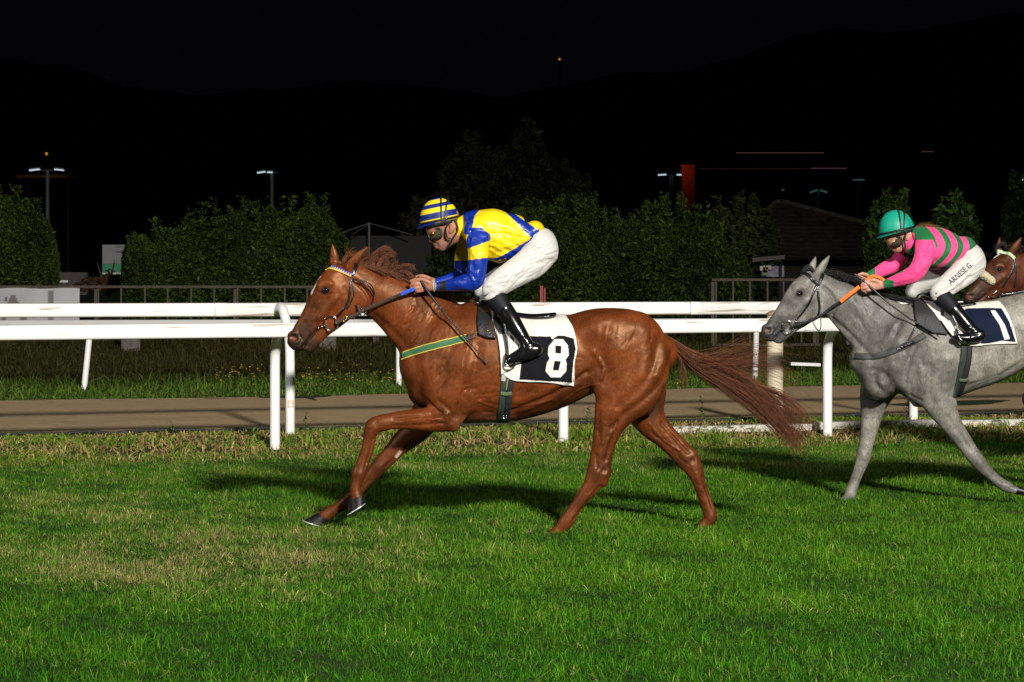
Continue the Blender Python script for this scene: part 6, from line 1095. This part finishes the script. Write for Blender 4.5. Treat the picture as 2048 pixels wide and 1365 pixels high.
def jockey1():
    f = CH; A = {}
    A['torso'] = [(926, 457, 24, 24, 0), (942, 457, 37, 46, 0), (970, 466, 50, 55, 0), (1002, 472, 50, 52, 0), (1034, 470, 41, 46, 0), (1058, 468, 29, 40, 0), (1068, 462, 20, 34, 0)]
    A['collar'] = [(934, 450, 20, 24, 0), (922, 455, 17, 21, 0), (914, 461, 15, 19, 0)]
    A['near_arm'] = [(955, 462, 27, 18, -44), (957, 490, 22, 19, -58), (957, 518, 20, 18, -64), (954, 545, 19, 17, -66), (948, 561, 18, 16, -66), (926, 566, 16, 14, -60), (898, 571, 12, 11, -48), (878, 573, 9.5, 9, -40)]
    A['far_arm'] = [(946, 465, 24, 18, 42), (933, 495, 21, 18, 56), (926, 525, 19, 17, 62), (926, 546, 18, 16, 64), (915, 556, 16, 14, 56), (892, 562, 11, 11, 42), (874, 566, 9, 9, 32)]
    A['pelvis'] = [(1062, 474, 22, 36, 0), (1078, 486, 34, 46, 0), (1080, 502, 34, 46, 0)]
    A['near_thigh'] = [(1080, 503, 36, 28, -20), (1064, 524, 33, 28, -32), (1035, 543, 29, 25, -48), (1008, 560, 26, 22, -60), (988, 577, 23.5, 19, -66), (988, 588, 20, 17, -67)]
    A['far_thigh'] = [(1078, 503, 35, 28, 20), (1056, 526, 32, 27, 32), (1025, 546, 28, 24, 48), (993, 564, 24, 21, 60), (970, 580, 22, 18, 66), (971, 590, 18, 16, 67)]
    A['near_shin'] = [(1009, 618, 18.5, 16, -74), (1020, 634, 17.5, 16, -80), (1034, 656, 16, 15, -86), (1047, 675, 13.5, 13, -90), (1056, 690, 13.5, 13, -93)]
    A['near_foot'] = [(1071, 696, 14, 12.5, -94), (1056, 700, 16, 13, -95), (1037, 708, 13, 12.5, -96), (1022, 715, 10, 11.5, -96), (1014, 719, 7, 9, -96)]
    A['far_shin'] = mir(A['near_shin'], 0, -16, 4); A['far_foot'] = mir(A['near_foot'], 0, -16, 4)
    sock = [(984, 584, 17, 15, -67), (992, 596, 21, 17, -69), (1001, 608, 19.5, 16.5, -72), (1010, 620, 18, 16, -74)]
    W_ = (-40, -45, -48)
    hands = [[(872, 573, 8.5, 7.5, -40), (860, 572, 10, 6.5, -39), (846, 570, 12.5, 6, -38)],
        [(848, 562, 4.2, 4, -40), (836, 561, 3.9, 3.8, -42), (828, 564, 3.5, 3.5, -40), (826, 569, 3.2, 3.2, -36)],
        [(846, 568, 4.2, 4, -41), (832, 568, 4, 3.8, -43), (824, 571, 3.5, 3.5, -40), (824, 576, 3.2, 3.2, -36)],
        [(846, 574, 4.1, 4, -41), (833, 576, 3.8, 3.7, -43), (826, 578, 3.4, 3.4, -40), (828, 582, 3.1, 3.1, -36)],
        [(848, 580, 3.8, 3.6, -40), (837, 582, 3.5, 3.4, -42), (831, 583, 3.1, 3.1, -39), (832, 586, 2.8, 2.8, -36)],
        [(862, 566, 4.6, 4.4, -43), (848, 559, 4.1, 4, -44), (834, 559, 3.6, 3.6, -42), (823, 562, 3, 3, -41)],
        [(870, 566, 8, 7.5, 32), (856, 564, 10, 6.5, 30), (842, 564, 12, 6, 27)]] + [[(842, 557 + 6 * i, 4, 4, 26), (830, 558 + 6 * i, 3.8, 3.6, 24), (823, 561 + 6 * i, 3.4, 3.4, 27), (823, 565 + 6 * i, 3, 3, 31)] for i in range(4)] + [[(858, 558, 4.4, 4.2, 24), (845, 553, 4, 4, 22), (833, 554, 3.4, 3.4, 22)]]
    head = [([(886, 440, 34, 26, 0), (878, 452, 27, 24, 0)], 8), ([(874, 460, 18, 21, 0), (877, 474, 16, 18, 0), (884, 486, 12.5, 13, 0)], 8), ([(898, 466, 14, 21, 0), (897, 481, 12, 17, 0), (886, 492, 9, 8, 0)], 8), ([(905, 466, 18, 17, 0), (918, 468, 19, 18, 0), (932, 462, 20, 20, 0)], 10), ([(866, 464, 4, 3.5, 0), (862, 477, 4, 4, 0), (862.5, 482.5, 4.2, 5, 0)], 4), ([(871, 490, 4.4, 7.5, 0), (874, 494.5, 4.2, 6.5, 0)], 3), ([(883, 496, 5.5, 6, 0)], 5)]
    for sg in (-1, 1): head += [([(904, 446, 5, 2.2, 23 * sg), (906, 455, 7.5, 2.6, 24.5 * sg), (902, 463, 4.5, 2.2, 23 * sg)], 2)]
    def jc(u, v, y):
        C = np.tile(np.array(YEL), (len(u), 1)); near = y < 0
        yoke = inpoly(u, v, [(926, 410), (968, 410), (950, 432), (943, 470), (929, 470), (927, 440)]) | inpoly(u, v, [(926, 412), (985, 411), (968, 419), (948, 424)]); C[yoke] = BLU
        back = inpoly(u, v, [(988, 408), (1010, 424), (1040, 452), (1060, 474), (1082, 478), (1078, 462), (1046, 440), (1012, 416)]); C[back] = BLU
        hem = inpoly(u, v, [(1080, 455), (1072, 476), (1060, 500), (1046, 510), (1012, 524), (978, 534), (970, 521), (1000, 514), (1030, 497), (1058, 480), (1066, 470)]); C[hem] = BLU
        C[inpoly(u, v, [(984, 524), (1012, 516), (1012, 536), (984, 536)])] = YEL
        arm = near & (y < -38) & inpoly(u, v, [(944, 456), (964, 456), (981, 470), (983, 520), (974, 560), (960, 590), (860, 592), (860, 556), (905, 552), (930, 545), (936, 520), (934, 478)])
        C[arm] = BLU; C[arm & inpoly(u, v, [(930, 500), (985, 480), (985, 514), (975, 515), (930, 521)])] = YEL
        fa = (y > 8) & (u < 944); C[fa & (v > 522)] = BLU
        C[(u < 893) & (u > 881) & (v > 555) & near] = (.015, .02, .012)
        return C
    D = dict(label='jockey in blue and yellow silks and striped cap crouched over the chestnut', k=1.0, limbs=A, head=head, hands=hands, skin=(.34, .145, .085),
        skinpaint=[([(880, 494), (894, 488)], 11, (.19, .11, .09), .55, 0), ([(871, 487), (876, 487)], 3.2, (.14, .08, .07), .6, 0), ([(871, 492.5), (879, 493)], 1.8, (.22, .06, .05), .8, 0), ([(904, 455)], 8, (.42, .16, .11), .5, 0)],
        headstrokes=[([(868, 492.4), (879, 493)], 1.6, -3, 0), ([(869, 484), (876, 489)], 2, -2.5, 0), ([(862, 470), (870, 468)], 4, -3, 0), ([(884, 478)], 6, -2, 0), ([(905, 455)], 3, -3, 0)],
        jmat=SATIN, billow=.0022, jacket_extra=[[(1000, 510, 16, 40, 0), (1030, 500, 14, 38, 0)], [(1060, 470, 24, 42, 0), (1072, 460, 14, 34, 0)]], jfolds=[(26, 7, 1, (960, 425, 1060, 520), .5, 0, 3.4, (34, 90)), (13, 6, 2, (935, 470, 980, 560), 1.1, -1, 3.4, (20, 46)), (12, 5, 3, (890, 555, 960, 582), .1, -1, 3.0, (14, 36)), (20, 4.5, 33, (905, 480, 940, 560), 1.2, 1, 2.6, (10, 26))],
        jstrokes=[([(968, 440), (983, 470), (982, 510)], 4, -9, -1), ([(944, 462), (938, 490), (938, 520)], 3, -6, -1), ([(985, 468), (1010, 468), (1040, 476)], 2.4, -4, -1), ([(985, 500), (1020, 492), (1050, 482)], 5, 6, -1), ([(950, 555), (940, 545), (925, 548)], 3, -6, -1)],
        jcol=jc, bfolds=[(34, 6.5, 5, (975, 500, 1105, 590), -.5, 0, 2.2, (30, 90)), (22, 4.5, 6, (965, 555, 1015, 592), -.5, 0, 2.0, (8, 24)), (16, 4, 66, (1060, 480, 1112, 530), .6, 0, 2.0, (14, 40))], bstrokes=[([(1062, 520), (1085, 528), (1104, 522)], 2.4, -5, -1), ([(1080, 460), (1072, 476), (1056, 492)], 3, 5, -1), ([(1050, 505), (1060, 508), (1100, 490)], 2, -3, -1)],
        sock=dict(near=sock, far=mir(sock, 0, -16, 4)))
    root, b, j, br = rider(f, D)
    def hc(sl, ct, st, t):
        s = sl + .04
        if s > .985: return BLU
        for lo, hi in ((.16, .40), (.62, .80)):
            if lo <= s < hi: return (.006, .02, .15)
        return YEL if sl > -.05 else (.03, .03, .03)
    h = helmet(f, (880, 441), (-.98, .2), 40, 45, 33, root, hc, True, 9, (.005, .022, .25))
    goggles(f, (886, 464), (-.97, .25), 28, 24, 10, root)
    mb = MB(); mb.tube(f.pts(cr(np.array([(905, 440, -31), (893, 456, -30), (895, 474, -27), (903, 478, -27)]), 6)), .0055, 6); mb.build('goggle_strap', RUBBER, root)
    mb = MB(); mb.tube(f.pts(cr(np.array([(912, 442, -28), (916, 460, -27), (908, 474, -25), (902, 485, -20), (896, 494, -12)]), 6)), .0065, 6); mb.build('chin_strap', RUBBER, root)
    ring3(f, (895, 436), 2.4, 2.2, -37, .002, 'buckle', STEEL, root, sq=.5)
    t_ = np.linspace(0, 2 * np.pi, 24); cuff = np.array([f.p(870 + 1.5 * math.sin(a), 573 + 9.4 * math.cos(a), -40 + 8.6 * math.sin(a)) for a in t_]); mb = MB(); mb.tube(cuff, .0035, 6, cap=False); mb.build('bracelet', mat('turquoise_beads', (.25, .6, .5), .4, var=.6, vscale=200), root)
    w = thing('whip', 'black whip hanging down the chestnut shoulder', 'whip', f.loc, group='whips')
    mb = MB(); mb.tube(f.pts([(837, 554, -40), (848, 568, -48), (860, 586, -52), (890, 624, -66)]), [.010, .008, .0095, .0065], 8); mb.build('grip', LEATHER, w)
    mb = MB(); mb.tube(f.pts([(889, 623, -66), (930, 670, -80), (962, 706, -90)]), [.0065, .006, .005], 8); mb.build('shaft', LEATHER, w)
    mb = MB(); mb.tube(f.pts([(960, 704, -89), (976, 721, -92)]), [.011, .012], 8, flat=.3); mb.build('flap', LEATHER, w)

def jockey2():
    f = GR; A = {}
    A['torso'] = [(1826, 488, 22, 22, 0), (1838, 485, 33, 42, 0), (1862, 495, 43, 50, 0), (1890, 500, 40, 48, 0), (1914, 500, 32, 42, 0), (1928, 497, 24, 36, 0)]
    A['collar'] = [(1832, 480, 18, 22, 0), (1822, 482, 16, 19, 0), (1814, 485, 13, 17, 0)]
    A['near_arm'] = [(1846, 492, 23, 16, -40), (1840, 512, 20, 16, -50), (1830, 534, 18, 15, -55), (1818, 548, 17, 14, -55), (1798, 557, 14.5, 13, -48), (1778, 564, 11, 10, -40), (1764, 568, 9, 9, -36)]
    A['far_arm'] = [(1832, 492, 21, 16, 38), (1815, 510, 18, 16, 48), (1800, 528, 16, 14, 52), (1782, 536, 15, 13, 46), (1762, 545, 12, 11, 34), (1742, 554, 9, 9, 24)]
    A['pelvis'] = [(1926, 505, 20, 33, 0), (1938, 513, 28, 42, 0), (1938, 526, 28, 42, 0)]
    A['near_thigh'] = [(1938, 528, 30, 25, -18), (1924, 543, 27, 25, -30), (1902, 559, 24, 22, -44), (1882, 573, 21, 19, -54), (1868, 584, 18, 16, -60), (1870, 592, 15, 14, -61)]
    A['far_thigh'] = [(1934, 530, 29, 25, 18), (1905, 548, 26, 24, 30), (1872, 562, 22, 21, 46), (1848, 574, 19, 17, 56), (1836, 584, 16, 15, 60)]
    A['near_shin'] = [(1896, 618, 16, 14.5, -68), (1908, 632, 15, 14, -73), (1921, 648, 13.5, 13, -78), (1932, 660, 12, 12, -82), (1940, 667, 12, 12, -84)]
    A['near_foot'] = [(1948, 668, 10, 11, -86), (1936, 671, 11, 11, -87), (1918, 673, 9, 11, -88), (1902, 672, 7.5, 10, -88), (1894, 672, 5, 8, -88)]
    A['far_shin'] = mir(A['near_shin'], 0, -22, 0); A['far_foot'] = mir(A['near_foot'], 0, -22, 0)
    sock = [(1866, 586, 14, 13, -60), (1874, 594, 19, 15, -62), (1884, 604, 18, 15, -65), (1896, 618, 15.5, 14, -68)]
    hands = [[(1762, 569, 8, 7.5, -36), (1750, 570, 9.5, 6, -35), (1738, 570, 10, 5.5, -34)], [(1740, 563, 3.8, 3.7, -36), (1728, 564, 3.6, 3.5, -38), (1720, 568, 3.2, 3.2, -35), (1721, 573, 2.8, 2.8, -32)], [(1738, 568, 3.8, 3.7, -37), (1726, 569, 3.6, 3.5, -39), (1719, 573, 3.2, 3.2, -35), (1721, 577, 2.8, 2.8, -32)],
        [(1738, 573, 3.7, 3.6, -37), (1727, 575, 3.5, 3.4, -39), (1720, 578, 3.1, 3.1, -36), (1723, 582, 2.7, 2.7, -32)], [(1741, 578, 3.4, 3.3, -36), (1732, 580, 3.2, 3.1, -38), (1726, 582, 2.8, 2.8, -35), (1728, 585, 2.5, 2.5, -32)], [(1754, 564, 4.2, 4, -38), (1742, 560, 3.8, 3.7, -40), (1730, 561, 3.2, 3.2, -38), (1722, 564, 2.7, 2.7, -36)],
        [(1742, 555, 8, 7, 24), (1732, 556, 9, 6, 20), (1724, 557, 9, 5.5, 16)]] + [[(1726, 551 + 4.6 * i, 3.6, 3.5, 14), (1718, 552 + 4.8 * i, 3.4, 3.3, 10), (1714, 556 + 4.8 * i, 3, 3, 12), (1716, 560 + 4.8 * i, 2.6, 2.6, 16)] for i in range(4)] + [[(1736, 551, 3.8, 3.7, 12), (1726, 548, 3.4, 3.4, 8), (1718, 551, 2.9, 2.9, 8)]]
    head = [([(1797, 463, 30, 24, 0), (1791, 470, 24, 22, 0)], 7), ([(1789, 476, 15, 18, 0), (1791, 486, 13, 15, 0), (1795, 494, 10, 11, 0)], 7), ([(1810, 476, 12, 19, 0), (1808, 488, 10, 15, 0), (1798, 496, 7.5, 7, 0)], 7), ([(1816, 480, 15, 15, 0), (1826, 482, 16, 16, 0), (1836, 480, 17, 17, 0)], 9), ([(1782, 477, 3, 3, 0), (1779, 488, 3, 3.2, 0), (1779.5, 492, 3.2, 4, 0)], 3.5), ([(1785, 496.5, 3.4, 6, 0), (1787, 499.5, 3.4, 5.4, 0)], 2.6), ([(1794, 501, 4.6, 5, 0)], 4)]
    for sg in (-1, 1): head += [([(1814, 464, 4.4, 2, 21 * sg), (1815, 471, 6, 2.4, 22 * sg), (1812, 478, 4, 2, 21 * sg)], 2)]
    def jc(u, v, y):
        C = np.tile(np.array(PINK), (len(u), 1)); yy = (v - 452) / 84.0; s = u - (26 * np.sin(np.clip(yy, 0, 1) * 2.3 + .25) - 44 * np.clip(yy - .45, 0, 1) ** 1.3)      # stripes bow round the rib cage
        for lo, hi in ((1800, 1842), (1858, 1871), (1884, 1896), (1908, 1990)): C[(s > lo) & (s < hi)] = GRN
        body = s > 1836; arm = (y < -36) & inpoly(u, v, [(1826, 480), (1858, 480), (1866, 500), (1862, 520), (1852, 545), (1826, 566), (1768, 584), (1768, 552), (1795, 545), (1810, 530), (1818, 505)]); C[arm] = PINK
        C[(y > 30) & (u < 1822)] = PINK; C[inpoly(u, v, [(1800, 470), (1824, 466), (1826, 482), (1818, 500), (1806, 500)]) & (np.abs(y) < 34)] = PINK
        C[inpoly(u, v, [(1760, 556), (1779, 560), (1783, 584), (1762, 586)]) & (y < 0)] = GRN; C[(u < 1754) & (y > 0)] = GRN
        C[inpoly(u, v, [(1812, 500), (1826, 492), (1828, 515), (1814, 520)]) & (y < 34) & (y > -34)] = GRN
        return C
    D = dict(label='jockey in pink and green hooped silks and teal cap riding the grey', k=.9, limbs=A, head=head, hands=hands, skin=(.50, .25, .17),
        skinpaint=[([(1784, 498), (1790, 498.6)], 1.6, (.35, .09, .08), .8, 0), ([(1815, 471)], 7, (.55, .22, .15), .5, 0)], headstrokes=[([(1781, 498), (1790, 498.6)], 1.4, -2.4, 0), ([(1781, 482), (1788, 481)], 3.4, -2.5, 0), ([(1815, 471)], 2.6, -3, 0)],
        jmat=JERSEY, billow=.0016, jacket_extra=[[(1884, 522, 13, 36, 0), (1905, 516, 12, 34, 0)]], jfolds=[(14, 6, 11, (1850, 460, 1930, 530), .5, 0, 4, (26, 60)), (12, 5, 12, (1815, 490, 1860, 555), 2.3, -1, 3.2, (16, 40)), (18, 4, 13, (1770, 545, 1820, 575), -.3, -1, 2.2, (8, 20)), (18, 4, 14, (1745, 505, 1830, 555), -.6, 1, 2.4, (10, 24))],
        jstrokes=[([(1858, 484), (1864, 505), (1856, 525)], 3.4, -8, -1), ([(1828, 486), (1822, 505), (1815, 525)], 3, -6, -1), ([(1838, 540), (1826, 552)], 3, -4, -1)], jcol=jc, bfolds=[(30, 5.5, 15, (1870, 520, 1955, 590), -.55, 0, 2.0, (24, 64)), (14, 4, 16, (1858, 570, 1890, 592), -.5, 0, 1.9, (8, 20))], bstrokes=[([(1925, 552), (1945, 556), (1958, 545)], 2.2, -4, -1), ([(1912, 528), (1930, 520), (1950, 500)], 2, -3, -1)], sock=dict(near=sock, far=mir(sock, 0, -22, 0)))
    root, b, j, br = rider(f, D)
    def hc(sl, ct, st, t): return tuple(np.array(TEAL) * (.8 if abs(((t + .26) / (2 * math.pi) * 6) % 1 - .5) > .485 else 1.0)) if sl > -.05 else (.02, .02, .02)
    helmet(f, (1794, 461), (-.97, .22), 36, 41, 31, root, hc, True, 8, (.006, .2, .13))
    goggles(f, (1802, 480), (-.97, .25), 25, 21.5, 8.5, root)
    mb = MB(); mb.tube(f.pts(cr(np.array([(1812, 460, -28), (1806, 474, -27), (1806, 488, -24), (1808, 496, -16)]), 6)), .0055, 6); mb.build('chin_strap', RUBBER, root)
    strands('hair', bundle(f, [[(1828, 458, -6), (1840, 452, -8), (1856, 452, -10), (1880, 456, -8)], [(1830, 462, 6), (1846, 453, 4), (1866, 452, 4), (1892, 460, 2)]], 70, 2.4, 5, 31), HAIR, root, .0018, (.16, .06, .025), (.3, .13, .05))
    text_on(f, br.bvh(), 'ARNESE G.', (1890, 569), (1938, 531), 15.5, mat('black_print', (.01, .01, .012), .6), root, 'lettering')
    w = thing('whip', 'black whip hanging down the grey shoulder', 'whip', f.loc, group='whips')
    mb = MB(); mb.tube(f.pts([(1705, 548, -33), (1720, 560, -38), (1742, 580, -44), (1775, 610, -52)]), [.009, .008, .0085, .0065], 8); mb.build('grip', LEATHER, w)
    mb = MB(); mb.tube(f.pts([(1774, 609, -52), (1810, 636, -64), (1850, 660, -76)]), [.0065, .006, .005], 8); mb.build('shaft', LEATHER, w)
    mb = MB(); mb.tube(f.pts([(1848, 658, -76), (1866, 672, -80)]), [.011, .012], 8, flat=.3); mb.build('flap', LEATHER, w)
r1, b1 = chestnut(); tack_chestnut(b1); jockey1()
r2, b2, T2, k2 = grey(); tack_grey(b2, T2, k2); jockey2()
r3, b3, T3, k3 = bay(); tack_bay(b3, T3, k3, r3)
